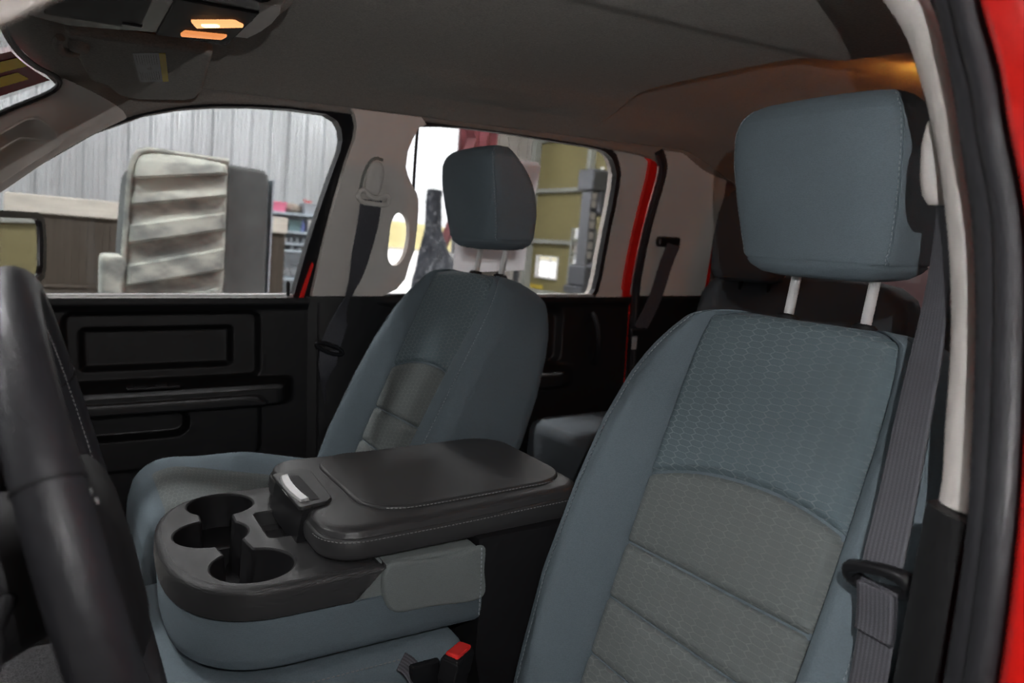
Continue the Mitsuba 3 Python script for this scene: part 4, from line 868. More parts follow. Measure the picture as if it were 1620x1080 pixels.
for (bx_1, bz_1, br_) in ((0.0125, -0.014, 0.0030), (0.0165, -0.021, 0.0026), (0.0180, -0.027, 0.0032), (0.0195, -0.036, 0.0036), (0.0235, -0.046, 0.0026), (0.0305, -0.063, 0.0026)):
    s_ = trimesh.creation.icosphere(2, 1.0); s_.vertices = s_.vertices * NP([br_ * 0.8, br_ * 1.5, br_ * 1.2]) + NP([bx_1, -0.452, bz_1])
    plabel(add(t + '__button', s_, 'bright_steel', smooth=True), 'small bright spoke button')
add(t + '__switch_pod', loft([[wc + wv * (-0.052 + 0.042 * s_ * math.cos(a)) + wu * (0.016 + 0.052 * s_ * math.sin(a)) + wn * n for a in np.arange(24) * 2 * PI / 24] for n, s_ in ((-0.01, 0.8), (0.004, 1.0), (0.0085, 0.95), (0.0105, 0.7), (0.011, 0.3))]), 'gloss_black', smooth=50)
for side_ in (1,):
    for j, (rr_, aa) in enumerate(((0.100, 0.16), (0.104, 0.02), (0.104, -0.14), (0.112, -0.28), (0.118, 0.12))):
        c = wp(aa if side_ > 0 else PI - aa, rr_, 0.010 if j < 3 else 0.009)
        b = rbox(0.013, 0.009, 0.005, 0.002); b.vertices = NP([c + wv * p[0] + wu * p[1] + wn * p[2] for p in b.vertices])
        add(t + '__button', fixed(b), 'bright_steel' if j < 3 else 'black_plastic', smooth=40)
tag(t, 'black leather wrapped steering wheel seen edge on at the lower left', 'steering wheel')
add('steering_column', tube(NP([wc + wn * q + NP([0, 0, -0.0]) for q in (-0.03, -0.08, -0.16, -0.30)]), [0.050, 0.062, 0.070, 0.075], 24), 'black_plastic', smooth=50)
tag('steering_column', 'black plastic column shroud behind the steering wheel', 'steering column')
st = [wc + wn * -0.05 + wv * -0.05, wc + wn * -0.05 + wv * -0.12 + wu * 0.015, wc + wn * -0.045 + wv * -0.19 + wu * 0.03]
add('steering_column__stalk', tube(spline(st, 14), [0.006] * 9 + [0.0075] * 5, 10), 'black_plastic', smooth=60)

# ------------------------------------------------------------------ overhead console with map lamps
t = 'overhead_console'
oc = Polygon([(-0.035, 0.085), (-0.03, 0.12), (0.02, 0.150), (0.10, 0.115), (0.195, 0.075), (0.222, 0.035), (0.226, -0.06), (0.215, -0.125), (0.19, -0.15), (0.02, -0.160), (-0.035, -0.14)]).buffer(-0.02).buffer(0.02, quad_segs=6)
om = dome_plate(plan_ring(oc, 140), 0.052, 0.016); om.vertices[:, 2] = 0.447 - om.vertices[:, 2]
add(t + '__housing', fixed(om), 'gloss_black', smooth=45)
ob = Polygon(oc.buffer(0.022)).difference(oc.buffer(-0.006)); om2 = extr(oc.buffer(0.03), 0.014); om2.apply_translation([0, 0, 0.411])
bz = dome_plate(plan_ring(oc.buffer(0.020), 140), 0.034, 0.02); bz.vertices[:, 2] = 0.442 - bz.vertices[:, 2]
add(t + '__bezel', fixed(bz), 'headliner_cloth', smooth=50); plabel(t + '__bezel', 'grey surround of the console')
add(t + '__end_trim', loft([[(x - 0.004, y, 0.3945), (x + 0.018, y + 0.0, 0.3955), (x + 0.026, y, 0.412), (x - 0.002, y, 0.405)] for x, y in ((0.197, 0.045), (0.203, 0.0), (0.205, -0.05), (0.202, -0.10), (0.196, -0.13))]), 'grey_panel', smooth=40)
plabel(t + '__end_trim', 'satin grey end trim')
add(t + '__switch_bezel', rbox(0.085, 0.19, 0.004, 0.0018, (0.157, 0.0, 0.3945)), 'black_plastic')
add(t + '__sunglass_door', rbox(0.10, 0.16, 0.004, 0.0018, (0.045, 0.0, 0.3945)), 'black_plastic')
add(t + '__button', rbox(0.022, 0.014, 0.005, 0.002, (0.085, 0.06, 0.3925)), 'gloss_black')
mat('lens_glow', prin((0.22, 0.13, 0.07), 0.35))
for i, (pts, e) in enumerate((([(0.142, -0.016), (0.181, -0.050), (0.193, -0.036), (0.150, 0.006)], (1.5, 0.58, 0.22)), ([(0.141, 0.065), (0.184, 0.047), (0.186, 0.030), (0.143, 0.043)], (0.8, 0.28, 0.085)))):
    P = Polygon(pts).convex_hull.buffer(0.002, quad_segs=4); lm_ = dome_plate(plan_ring(P, 48), 0.005, 0.003); lm_.vertices[:, 2] = 0.3935 - lm_.vertices[:, 2]
    k = add(t + '__lamp_lens', fixed(lm_), 'lens_glow', smooth=40, emitter={'type': 'area', 'radiance': C3(*e)})
    plabel(k, 'lit orange map lamp lens')
bl = rbox(0.020, 0.008, 0.003, 0.0014); bl.vertices = bl.vertices @ NP([[0.75, -0.66, 0], [0.66, 0.75, 0], [0, 0, 1]]) + NP([0.160, -0.024, 0.3875])
add(t + '__lamp_lens__bulb_glow', fixed(bl), 'lens_glow', smooth=40, emitter={'type': 'area', 'radiance': C3(3.5, 2.0, 1.0)}); plabel(t + '__lamp_lens__bulb_glow', 'bright bulb behind the lens')
tag(t, 'black overhead console with two lit orange map lamps', 'overhead console')

# dome lamp over the driver side rear, behind the pillar
t = 'dome_lamp'
dl = rbox(0.100, 0.056, 0.006, 0.0025, (1.305, -0.228, 0.4445))  # opaque plate added under the lens so the light only reaches the headliner
add(t + '__housing', dl, 'beige_trim')
add(t + '__lens', rbox(0.070, 0.030, 0.014, 0.006, (1.305, -0.228, 0.455)), 'lens_glow', emitter={'type': 'area', 'radiance': C3(270.0, 76.0, 13.0)})
tag(t, 'warm dome lamp on the headliner behind the driver side pillar', 'lamp')

# ------------------------------------------------------------------ sun visors
t = 'sun_visor'
vz = lambda x, y: 0.41325 - 0.075 * y
vo = Polygon([(0.015, 0.20), (0.052, 0.455), (0.078, 0.478), (0.088, 0.515), (0.10, 0.545), (0.130, 0.562), (0.208, 0.522), (0.220, 0.495), (0.221, 0.434), (0.200, 0.20)]).buffer(-0.008).buffer(0.008, quad_segs=6)
vm = dome_plate(plan_ring(vo, 140), 0.016, 0.007); v = vm.vertices; v[:, 2] = vz(v[:, 0], v[:, 1]) + 0.016 - v[:, 2]
add(t + '__panel', fixed(trimesh.Trimesh(v, vm.faces, process=False)), 'headliner_cloth', smooth=45)
lab = Polygon([(0.100, 0.250), (0.137, 0.224), (0.160, 0.390), (0.124, 0.422)])
def on_visor(poly, lift, h=0.0004):
    m = extr(poly, h); v = m.vertices; m.vertices = np.stack([v[:, 0], v[:, 1], vz(v[:, 0], v[:, 1]) - lift - v[:, 2]], -1); return fixed(m)
add(t + '__label', on_visor(lab, 0.0002), 'label_white', smooth=False); plabel(t + '__label', 'white warning label with small print')
q = lambda a, b: tuple((1 - a) * ((1 - b) * NP([0.100, 0.250]) + b * NP([0.124, 0.422])) + a * ((1 - b) * NP([0.137, 0.224]) + b * NP([0.160, 0.390])))
add(t + '__label__stripe', on_visor(Polygon([q(0.86, 0), q(1.08, 0), q(1.08, 1), q(0.86, 1)]), 0.0007), 'label_yellow', smooth=False); plabel(t + '__label__stripe', 'yellow stripe')
ink = []
for a in np.linspace(0.08, 0.74, 9):
    for b0, b1 in ((0.06, 0.40), (0.62, 0.95)): ink.append(on_visor(Polygon([q(a, b0), q(a + 0.03, b0), q(a + 0.03, b1 - 0.05 * rng.random()), q(a, b1 - 0.05)]), 0.0007, 0.0002))
ink.append(on_visor(Polygon([q(0.36, 0.48), q(0.52, 0.46), q(0.55, 0.54), q(0.40, 0.55)]), 0.0007, 0.0002))
plabel(add(t + '__label__print', cat(*ink), 'label_ink', smooth=False), 'rows of small print', kind='stuff')
add(t + '__pivot_clip', loft([[(0.034 + 0.014 * w * math.cos(a), 0.245 + 0.018 * w * math.sin(a), z) for a in np.arange(20) * 2 * PI / 20] for z, w in ((0.41, 1.0), (0.392, 1.0), (0.386, 0.8), (0.384, 0.4))]), 'headliner_cloth', smooth=50)
add(t + '__pivot_rod', tube(spline([(0.012, 0.215, 0.395), (0.008, 0.235, 0.388), (0.018, 0.262, 0.385), (0.032, 0.275, 0.388)], 16), 0.006, 10), 'headliner_cloth', smooth=60)
tag(t, 'dark grey sun visor with a warning label folded up above the passenger window', 'sun visor')
# ------------------------------------------------------------------ papers in the rear window, windshield sticker
def paper(key, poly, off, lab):
    m = side_plate(Polygon(poly), 1, off, 0.0008, 0.05); add(key + '__sheet', m, 'white_paper', smooth=False); tag(key, lab, 'paper'); return key
k = paper('paper_sheet', [(0.86, 0.350), (1.0460, 0.346), (1.055, 0.334), (1.04, 0.10), (0.88, 0.10)], 0.010, 'rear sheet of white paper in the rear door window, its top edge showing')
k = paper('paper_sheet_001', [(0.84, 0.334), (1.053, 0.338), (1.064, 0.205), (1.07, 0.07), (0.86, 0.06)], 0.004, 'front sheet of printed white paper in the rear door window beside the headrest')
pr = []
for z, x0, x1 in ((0.315, 0.90, 1.00), (0.302, 0.91, 1.03), (0.297, 0.91, 1.03)): pr.append(side_plate(Polygon([(x0, z), (x1, z), (x1, z - 0.002), (x0, z - 0.002)]), 1, 0.0032, 0.0003, 0.05))
pr += [side_plate(LineString([(0.985, 0.29), (1.03, 0.288), (1.035, 0.20)]).buffer(0.0012), 1, 0.0032, 0.0003, 0.05)]
plabel(add(k + '__sheet__print', cat(*pr), 'grey_print', smooth=False), 'faint printed lines', kind='stuff')
t = 'windshield_sticker'
def ws_pt(a, b):
    """Point a little inside the windshield: a along the header (metres of y), b down from it."""
    i = np.interp(a, hs[:, 1], np.arange(len(hs))); h0 = NP([np.interp(i, np.arange(len(hs)), hs[:, k]) for k in range(3)]); c0 = NP([np.interp(i, np.arange(len(cs)), cs[:, k]) for k in range(3)])
    return h0 * (1 - b) + c0 * b + NP([-0.03, 0, 0.03]) * math.sin(PI * b)
def ws_sheet(fn, lift, n=14):
    U, V = np.meshgrid(np.linspace(0, 1, n), np.linspace(0, 1, n), indexing='ij'); P = NP([[ws_pt(*fn(u, v)) + NP([1, 0, -1]) * lift * 0.7 for u, v in zip(a, b)] for a, b in zip(U, V)])
    idx = np.arange(n * n).reshape(n, n); qf = np.stack([idx[:-1, :-1], idx[1:, :-1], idx[1:, 1:], idx[:-1, 1:]], -1).reshape(-1, 4); return trimesh.Trimesh(P.reshape(-1, 3), quads(qf), process=False)
add(t + '__film', ws_sheet(lambda u, v: (0.315 + 0.195 * u, 0.012 + 0.34 * v), 0.004), 'sticker_maroon', smooth=True); plabel(t + '__film', 'maroon film')
for u0, u1, v0, v1 in ((0.18, 0.46, 0.0, 0.42), (0.66, 0.90, 0.12, 0.45), (0.56, 0.80, 0.03, 0.20)):
    plabel(add(t + '__numeral', ws_sheet(lambda u, v: (0.315 + 0.195 * (u0 + (u1 - u0) * u - 0.10 * v * 0), 0.012 + 0.9 * (v0 + (v1 - v0) * v) * 0.9), 0.0055, 8), 'sticker_yellow', smooth=True), 'yellow numeral stroke')
tag(t, 'maroon sticker with yellow numerals on the windshield at the left edge', 'sticker')

# ------------------------------------------------------------------ door mirror outside the passenger window
t = 'side_mirror'
mo = NP([(-0.16, 0.160), (-0.06, 0.163), (-0.040, 0.155), (-0.031, 0.140), (-0.028, 0.10), (-0.031, 0.045), (-0.040, 0.025), (-0.07, 0.012), (-0.16, 0.010)])
mo = Polygon(mo).buffer(-0.012).buffer(0.012, quad_segs=6)
mm = dome_plate(plan_ring(mo, 80), 0.075, 0.030); v = mm.vertices       # x, z outline; depth forward
MY = 1.02
def mir(v): return np.stack([v[:, 0] * 1.0 - 0.02 * 0 + 0.0 * v[:, 2], MY + v[:, 2] * 0 + 0.0, v[:, 1]], -1)
# the glass faces rearward and a little inboard; the shell bulges forward
ang = math.radians(62); ex, ey = NP([math.cos(ang), math.sin(ang) * -1, 0]), None
lat = NP([math.sin(math.radians(28)), -math.cos(math.radians(28)) * -1, 0])
fwd = NP([-math.cos(math.radians(28)), math.sin(math.radians(28)), 0])
w0 = NP([-0.030, 1.02, 0.0])
mp = Polygon([(-0.24, 0.165), (-0.03, 0.163), (-0.008, 0.155), (0.0, 0.135), (0.001, 0.10), (-0.004, 0.04), (-0.014, 0.018), (-0.04, 0.008), (-0.24, 0.006)]).buffer(-0.010).buffer(0.010, quad_segs=6)
latv = NP([0.447, 0.894, 0]); fw_ = NP([-0.894, 0.447, 0])
def mplace(m): v = m.vertices; return fixed(trimesh.Trimesh(w0 + np.outer(v[:, 0], latv) + np.outer(v[:, 2], fw_) + np.outer(v[:, 1], [0, 0, 1]), m.faces, process=False))
add(t + '__shell', mplace(dome_plate(plan_ring(mp, 90), 0.08, 0.05)), 'gloss_black', smooth=50)
fr = extr(mp.difference(mp.buffer(-0.014)), 0.012); fr.apply_translation([0, 0, -0.010]); add(t + '__frame', mplace(fr), 'gloss_black', smooth=False)
gl = extr(mp.buffer(-0.014), 0.002); gl.apply_translation([0, 0, -0.003]); add(t + '__glass', mplace(gl), 'mirror_glass', smooth=False); plabel(t + '__glass', 'mirror glass reflecting the shop wall')
add(t + '__arm', tube(spline([w0 + latv * -0.16 + NP([-0.03, 0, 0.05]), (-0.19, 0.88, 0.03), (-0.20, 0.80, 0.02)], 12), 0.022, 10, flat=0.6), 'black_plastic')
tag(t, 'black door mirror outside the passenger window at the left edge', 'mirror')

# ------------------------------------------------------------------ the workshop (world frame)
def wadd(key, m, mt, **kw): return add(key, m, mt, truck=False, **kw)
wadd('floor', bx(-9, 7.4, -7, 11, -0.05, 0.0), 'concrete'); struct('floor', 'grey concrete workshop floor')
def tin(x0, x1, z0, z1, y, pitch=0.270):
    xs_, ys_ = [], []
    x = x0
    while x < x1:
        for d, h in ((0.0, 0), (0.030, 0.045), (0.062, 0.045), (0.092, 0), (0.128, 0), (0.138, 0.012), (0.152, 0.012), (0.162, 0), (0.196, 0), (0.206, 0.012), (0.220, 0.012), (0.230, 0)):
            xs_.append(x + d); ys_.append(y - h)
        x += pitch
    P = NP([[(a, b, z) for a, b in zip(xs_, ys_)] for z in (z0, z1)])
    return strip(P)
sh = 0
x = -8.9
while x < 3.8:
    x1 = min(x + 1.08, 3.9); k = wadd('wall_back__sheet', tin(x, x1 - 0.05, 0.0, 4.8, 11.0 - 0.002 * (sh % 2)), 'sheet_metal', smooth=False); x += 1.08; sh += 1
struct('wall_back', 'workshop back wall of white ribbed sheet metal')
wadd('wall_back__backing', cat(bx(-9, 3.95, 11.01, 11.05, 0, 4.8), bx(3.9, 7.4, 11.01, 11.05, 4.15, 4.8)), 'sheet_metal')
for i, x0 in enumerate(np.arange(6.02, 7.4, 0.20)): wadd('wall_back__panel', bx(x0, min(x0 + 0.185, 7.4), 10.97 - 0.01 * (i % 2), 11.02, 0, 4.8, 0.008), 'grey_panel')
wadd('wall_back__door_post', bx(5.875, 5.915, 10.95, 11.05, 0, 4.2), 'dark_steel')
wadd('wall_back__door_rail', bx(5.915, 6.02, 10.97, 11.03, 3.22, 3.27), 'dark_steel')
# yellow insulated end wall with steel girts and a window
yw = cat(bx(7.42, 7.46, -7, 10.0, 0, 4.8), bx(7.42, 7.46, 10.635, 11, 0, 4.8), bx(7.42, 7.46, 10.0, 10.635, 0, 1.15), bx(7.42, 7.46, 10.0, 10.635, 1.49, 4.8))
wadd('wall_right', yw, 'yellow_liner'); struct('wall_right', 'yellow faced workshop wall with horizontal steel rails and a small window')
for z in (0.88, 1.77, 2.65, 3.53): wadd('wall_right__rail', bx(7.36, 7.42, -7, 11, z - 0.035, z + 0.035), 'girt_steel')
for y in (10.0, 5.0): pass
wadd('wall_right__post', bx(7.30, 7.42, 10.84, 10.98, 0, 4.8), 'girt_steel'); wadd('wall_right__post', bx(7.33, 7.42, 9.18, 9.30, 2.2, 4.8), 'girt_steel')
wf = [bx(7.39, 7.44, 9.97, 10.665, 1.12, 1.15), bx(7.39, 7.44, 9.97, 10.665, 1.49, 1.52), bx(7.39, 7.44, 9.97, 10.0, 1.12, 1.52), bx(7.39, 7.44, 10.635, 10.665, 1.12, 1.52), bx(7.41, 7.43, 10.22, 10.24, 1.15, 1.49)]
wadd('wall_right__window_frame', cat(*wf), 'paint_white')
wadd('wall_right__notice', bx(7.405, 7.418, 10.40, 10.81, 0.925, 0.995), 'label_yellow'); plabel('wall_right__notice', 'small yellow notice under the window')
wadd('wall_left', bx(-9.05, -9, -7, 11, 0, 4.8), 'sheet_metal'); struct('wall_left', 'workshop wall at the truck front')
wadd('wall_front', bx(-9, 7.4, -7.05, -7, 0, 4.8), 'grey_panel'); struct('wall_front', 'workshop wall behind the camera')
wadd('ceiling_shop', bx(-9, 7.4, -7, 11, 4.8, 4.85), 'paint_white'); struct('ceiling_shop', 'white workshop ceiling')
# added ceiling lamps, out of view, to light the back wall and the fender
FILL_LAMP = 105.0
for ix, x in enumerate((-5.0, -1.5, 2.0, 5.2)):
    for iy, y in enumerate((8.4, 5.6, 1.6, -3.8)):
        k = wadd('added_lamp', bx(x - 0.65, x + 0.65, y - 0.13, y + 0.13, 4.66, 4.74, 0.01), 'paint_white')
        f = trimesh.Trimesh([(x - 0.6, y - 0.1, 4.655), (x + 0.6, y - 0.1, 4.655), (x + 0.6, y + 0.1, 4.655), (x - 0.6, y + 0.1, 4.655)], [(0, 2, 1), (0, 3, 2)])
        wadd(k + '__tube', f, 'paint_white', smooth=False, emitter={'type': 'area', 'radiance': C3(*([FILL_LAMP * ((0.3, 0.45, 0.9, 3.0)[ix] if iy == 0 else 0.7 if iy == 1 else 1.5 if y > 0 else 0.12)] * 3))})  # plain glowing sheet, strength set per lamp to shape the wall contrast
        tag(k, f'added unseen ceiling lamp, {("fourth", "third", "second", "first")[ix]} from the yellow wall in the {("row by the back wall", "row behind the ribbed fender", "row above the truck", "row behind the camera")[iy]}', 'lamp', 'added ceiling lamps')
# outdoors beyond the open door
gx, gy = np.linspace(-20, 60, 40), np.r_[11.0, np.linspace(14, 26, 10), np.linspace(28, 42, 12)]
m, _ = grid(lambda U, V: (U, V, -0.02 + 1.02 * sst(25, 42, V) + 0.0 * U), gx, gy); wadd('ground', m, 'snow_ground', smooth=True); struct('ground', 'bright pale yard outside the open workshop door')
m, _ = grid(lambda U, V: (U, V, 1.0 + 1.9 * sst(42, 58, V) + 0.25 * meshkit.noise(np.stack([U * 0.5, V * 0.5, 0 * U], -1))), np.linspace(-20, 80, 120), np.linspace(42, 70, 30)); wadd('ground__field', m, 'dry_grass', smooth=True); plabel('ground__field', 'yellow dry field')

# ------------------------------------------------------------------ tall dusty ribbed panel beside the truck
t = 'machine_fender'
lv_l = [(1.845, 0.0), (1.800, 0.035), (1.735, 0.045), (1.725, 0.0), (1.690, 0.012), (1.625, 0.036), (1.613, 0.0), (1.537, 0.018), (1.530, 0.034), (1.466, 0.040), (1.454, 0.0), (1.370, 0.016), (1.362, 0.036), (1.288, 0.040), (1.276, 0.0), (1.20, 0.016), (1.192, 0.036), (1.11, 0.04), (1.10, 0.0), (0.6, 0.0)]
lv_r = [(1.842, 0.0), (1.825, 0.030), (1.800, 0.040), (1.790, 0.0), (1.748, 0.012), (1.705, 0.036), (1.693, 0.0), (1.628, 0.018), (1.620, 0.034), (1.560, 0.040), (1.547, 0.0), (1.472, 0.016), (1.464, 0.036), (1.383, 0.040), (1.370, 0.0), (1.30, 0.016), (1.292, 0.036), (1.21, 0.04), (1.20, 0.0), (0.6, 0.0)]
us = np.linspace(0, 1, 34); P = []
for (zl_, dl), (zr_, dr_2) in zip(lv_l, lv_r):
    row = []
    for u in us:
        z = zl_ * (1 - u) + zr_ * u; d = dl * (1 - u) + dr_2 * u; xl = np.interp(z, [0.6, 1.24, 1.70, 1.80, 1.84], [0.21, 0.236, 0.255, 0.268, 0.285]); x = xl + (0.640 - xl) * u
        e = min(1, min(u, (1 - u)) / 0.06); row.append((x, 2.60 - d * math.sin(e * PI / 2) - 0.02 * math.sin(PI * u), z))
    P.append(row)
P = NP(P); fr_ = P.reshape(-1, P.shape[1], 3)
body = loft([[tuple(p) for p in r] + [(r[-1][0], 2.72, r[-1][2]), (r[0][0] - 0.005, 2.72, r[0][2])] for r in fr_])
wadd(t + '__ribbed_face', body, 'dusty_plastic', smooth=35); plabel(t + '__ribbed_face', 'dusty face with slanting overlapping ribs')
e_ = spline([(0.21, 2.595, 0.6), (0.232, 2.59, 1.24), (0.252, 2.59, 1.70), (0.262, 2.59, 1.79), (0.285, 2.59, 1.838), (0.33, 2.595, 1.852), (0.45, 2.595, 1.850), (0.640, 2.595, 1.846)], 60)
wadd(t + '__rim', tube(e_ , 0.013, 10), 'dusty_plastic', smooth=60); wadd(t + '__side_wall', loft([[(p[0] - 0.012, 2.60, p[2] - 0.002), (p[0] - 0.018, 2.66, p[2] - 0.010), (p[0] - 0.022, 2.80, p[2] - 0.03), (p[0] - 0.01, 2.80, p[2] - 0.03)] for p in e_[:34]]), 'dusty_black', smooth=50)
pr_ = Polygon([(0.63, 0.55), (0.63, 1.838), (0.80, 1.832), (0.822, 1.80), (0.835, 0.55)]).buffer(-0.02).buffer(0.02, quad_segs=6); pm_ = dome_plate(plan_ring(pr_, 100), 0.14, 0.02); v = pm_.vertices
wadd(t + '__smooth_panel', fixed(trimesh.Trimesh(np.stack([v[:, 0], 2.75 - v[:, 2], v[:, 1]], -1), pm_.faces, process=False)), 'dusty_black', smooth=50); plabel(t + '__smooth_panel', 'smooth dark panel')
wadd(t + '__edge_strip', loft([[(0.838, 2.62, z), (0.846, 2.62, z), (0.846, 2.70, z), (0.838, 2.70, z)] for z in (0.55, 1.2, 1.70, 1.79)]), 'rack_steel'); plabel(t + '__edge_strip', 'bright metal edge strip')
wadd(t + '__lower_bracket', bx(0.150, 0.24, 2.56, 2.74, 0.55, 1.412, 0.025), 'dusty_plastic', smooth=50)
wadd(t + '__stand', bx(0.16, 0.83, 2.58, 2.76, 0.0, 0.62, 0.03), 'dark_steel')
tag(t, 'tall dusty black ribbed machine fender standing outside the front passenger window', 'fender')

# wooden bin behind it
t = 'wooden_bin'
rs_ = np.arange(-0.145, 1.5, 0.046)
for i, x0 in enumerate(rs_): wadd(t + '__slat', bx(x0, x0 + 0.0435, 5.02 - 0.004 * (i % 3 == 1), 5.05, 0.05, 1.56), 'brown_slat')
wadd(t + '__rail', bx(-0.30, 1.52, 4.98, 5.06, 1.545, 1.665, 0.01), 'pale_board'); plabel(t + '__rail', 'pale weathered board on top')
wadd(t + '__skirt', bx(-0.16, 1.5, 5.0, 5.05, 1.06, 1.085), 'brown_slat'); wadd(t + '__side', cat(bx(-0.16, -0.13, 5.05, 6.0, 0.05, 1.55), bx(1.49, 1.52, 5.05, 6.0, 0.05, 1.55), bx(-0.16, 1.52, 5.97, 6.0, 0.0, 1.55), bx(-0.16, 1.52, 5.02, 6.0, 0.0, 0.05)), 'brown_slat')
tag(t, 'brown slatted wooden bin with a pale top board behind the ribbed fender', 'bin')

# ------------------------------------------------------------------ shelf unit with stored things
t = 'shelf_rack'
for z in (1.82, 1.575, 1.415, 1.32, 0.93, 0.60, 0.15): wadd(t + '__shelf', bx(2.42, 3.65, 9.60, 10.15, z - 0.035, z, 0.004), 'rack_steel')
for x in (2.41, 3.66):
    for y in (9.60, 10.15): wadd(t + '__upright', bx(x - 0.02, x + 0.02, y - 0.02, y + 0.02, 0, 1.83), 'rack_steel')
wadd(t + '__back_panel', bx(2.45, 3.62, 10.155, 10.165, 0.60, 1.80), 'paint_white')
tag(t, 'grey steel shelf rack against the sheet metal wall seen through the passenger window', 'shelf')
def bin_(key, x0, x1, z0, z1, mt, lab, cat_, y0=9.66, dpt=0.26, taper=0.012, group=None):
    m = loft([[(x0 + g, y0 + g, z), (x1 - g, y0 + g, z), (x1 - g, y0 + dpt - g, z), (x0 + g, y0 + dpt - g, z)] for z, g in ((z0, taper), (z1 - 0.02, 0.0), (z1 - 0.019, -0.006), (z1, -0.006))])
    k = wadd(key, m, mt, smooth=20); tag(k, lab, cat_, group); return k
bin_('storage_box', 2.49, 2.68, 1.82, 1.95, 'paint_pink', 'pink storage box at the left end of the top shelf', 'box')
bin_('storage_box', 2.92, 3.16, 1.82, 1.965, 'paint_grey', 'dark grey storage tub on the top shelf with a red tool in it', 'box')
bin_('storage_box', 2.515, 2.70, 1.575, 1.71, 'paint_salmon', 'salmon pink storage box on the second shelf under the pink box', 'box')
bin_('storage_box', 2.722, 2.90, 1.575, 1.72, 'paint_teal', 'dark green storage box in the middle of the second shelf', 'box')
bin_('storage_box', 2.990, 3.09, 1.575, 1.75, 'paint_white', 'white carton on the second shelf near the window edge', 'box')
hp = trimesh.creation.icosphere(3, 1.0); hp.vertices *= NP([0.125, 0.12, 0.075]); hp.vertices *= (0.85 + 0.3 * meshkit.noise(hp.vertices * 14))[:, None]; hp.vertices += NP([2.81, 9.82, 1.875]); hp.vertices[:, 2] = np.maximum(hp.vertices[:, 2], 1.82)
tag(wadd('cloth_heap', hp, 'paint_tan', smooth=50), 'crumpled tan cloth heap on the top shelf between box and tub', 'cloth')
hm = tube(spline([(2.93, 9.70, 2.01), (2.96, 9.72, 1.985), (3.00, 9.74, 1.995), (3.04, 9.76, 1.985)], 16), 0.013, 8); tag(wadd('red_tool', hm, 'paint_red'), 'red tool lying across the grey tub on the top shelf', 'tool')
def bottle(key, x, z, h, r, mt, lab, group, y=9.72):
    rg = [[(x + r * q * math.cos(a), y + r * q * math.sin(a), z + h * s) for a in np.arange(14) * 2 * PI / 14] for s, q in ((0, 0.9), (0.04, 1), (0.62, 1), (0.74, 0.75), (0.80, 0.42), (0.88, 0.40), (0.885, 0.5), (1.0, 0.5))]
    k = wadd(key, loft(rg), mt, smooth=40); tag(k, lab, 'bottle', group)
bottle('bottle', 2.93, 1.575, 0.15, 0.028, 'paint_blue', 'blue bottle right of the green box on the second shelf', None)
for i, x in enumerate((2.56, 2.63, 2.69)): bottle('bottle', x, 1.415, 0.088, 0.030, 'paint_white', f'small white bottle at the left of the third shelf, {("first", "second", "third")[i]} from the left', 'white bottles on the third shelf')
for i, x in enumerate((2.78, 2.86, 2.95, 3.03)): bottle('bottle', x, 1.415, 0.08, 0.026, 'paint_grey', f'small grey bottle at the right of the third shelf, {("first", "second", "third", "last")[i]} of the four', 'grey bottles on the third shelf')
for i, x in enumerate((2.67, 2.795, 2.905)): bottle('jar', x, 1.32, 0.068, 0.032, 'paint_white', f'small white jar on the fourth shelf, {("leftmost", "middle", "rightmost")[i]} of the three', 'white jars on the fourth shelf')
bottle('jar', 3.0, 1.32, 0.068, 0.03, 'paint_maroon', 'small dark red jar at the right end of the fourth shelf', None)
m, uv = ribbon([(2.565, 9.585, 1.375), (2.566, 9.58, 1.29), (2.563, 9.585, 1.205)], [(1, 0, 0)] * 3, 0.065, th=0.006); tag(wadd('rag', m, 'paint_sky'), 'light blue rag hanging from the fourth shelf', 'rag')
rg = [[(2.60 + 0.05 * q * math.cos(a), 9.72 + 0.05 * q * math.sin(a), 0.60 + z) for a in np.arange(18) * 2 * PI / 18] for z, q in ((0, 0.95), (0.01, 1), (0.17, 1), (0.18, 0.93), (0.195, 0.93), (0.20, 0.5))]
tag(wadd('paint_can', loft(rg), 'paint_red', smooth=40), 'small red paint can low on the shelf rack by the lock pin', 'can')
for i, (x, r) in enumerate(((2.66, 0.06), (2.84, 0.075), (2.99, 0.06))):
    k = wadd('hose_coil', torus([(x + r * math.cos(a), 9.66 + 0.02 * math.sin(3 * a), 0.955 + r + r * math.sin(a)) for a in np.arange(40) * 2 * PI / 40], 0.008, 8), 'paint_dark', smooth=True); tag(k, f'{("left", "large middle", "right")[i]} dark hose coil standing on the lower shelf of the rack', 'hose', 'hose coils on the rack')

# ------------------------------------------------------------------ things around the open door and the yellow wall
t = 'brush_column'
rg = []
for z, w, x0 in ((0.0, 0.40, 4.35), (1.10, 0.34, 4.32), (1.45, 0.20, 4.26), (1.75, 0.115, 4.205), (2.10, 0.10, 4.195), (2.245, 0.10, 4.195), (2.26, 0.08, 4.195)):
    rg.append([(x0 + w * math.cos(a) * (1 + 0.10 * math.sin(5 * a + z * 9)), 8.2 + 0.8 * w * math.sin(a), z) for a in np.arange(30) * 2 * PI / 30])
cm_ = loft(rg); cm_ = cm_.subdivide().subdivide(); cm_.vertices += (meshkit.noise(cm_.vertices * 22)[:, None] - 0.5) * NP([0.04, 0.04, 0.0])
wadd(t, cm_, 'speckled_black', smooth=60); tag(t, 'black speckled column standing in front of the bright open door', 'column')
t = 'red_hoist'
wadd(t + '__arm', tube(NP([(5.02, 9.0, 3.30), (5.10, 9.0, 3.10), (5.02, 9.0, 2.75)]), 0.10, 4, up=(0, 1, 0)), 'paint_maroon', smooth=False)
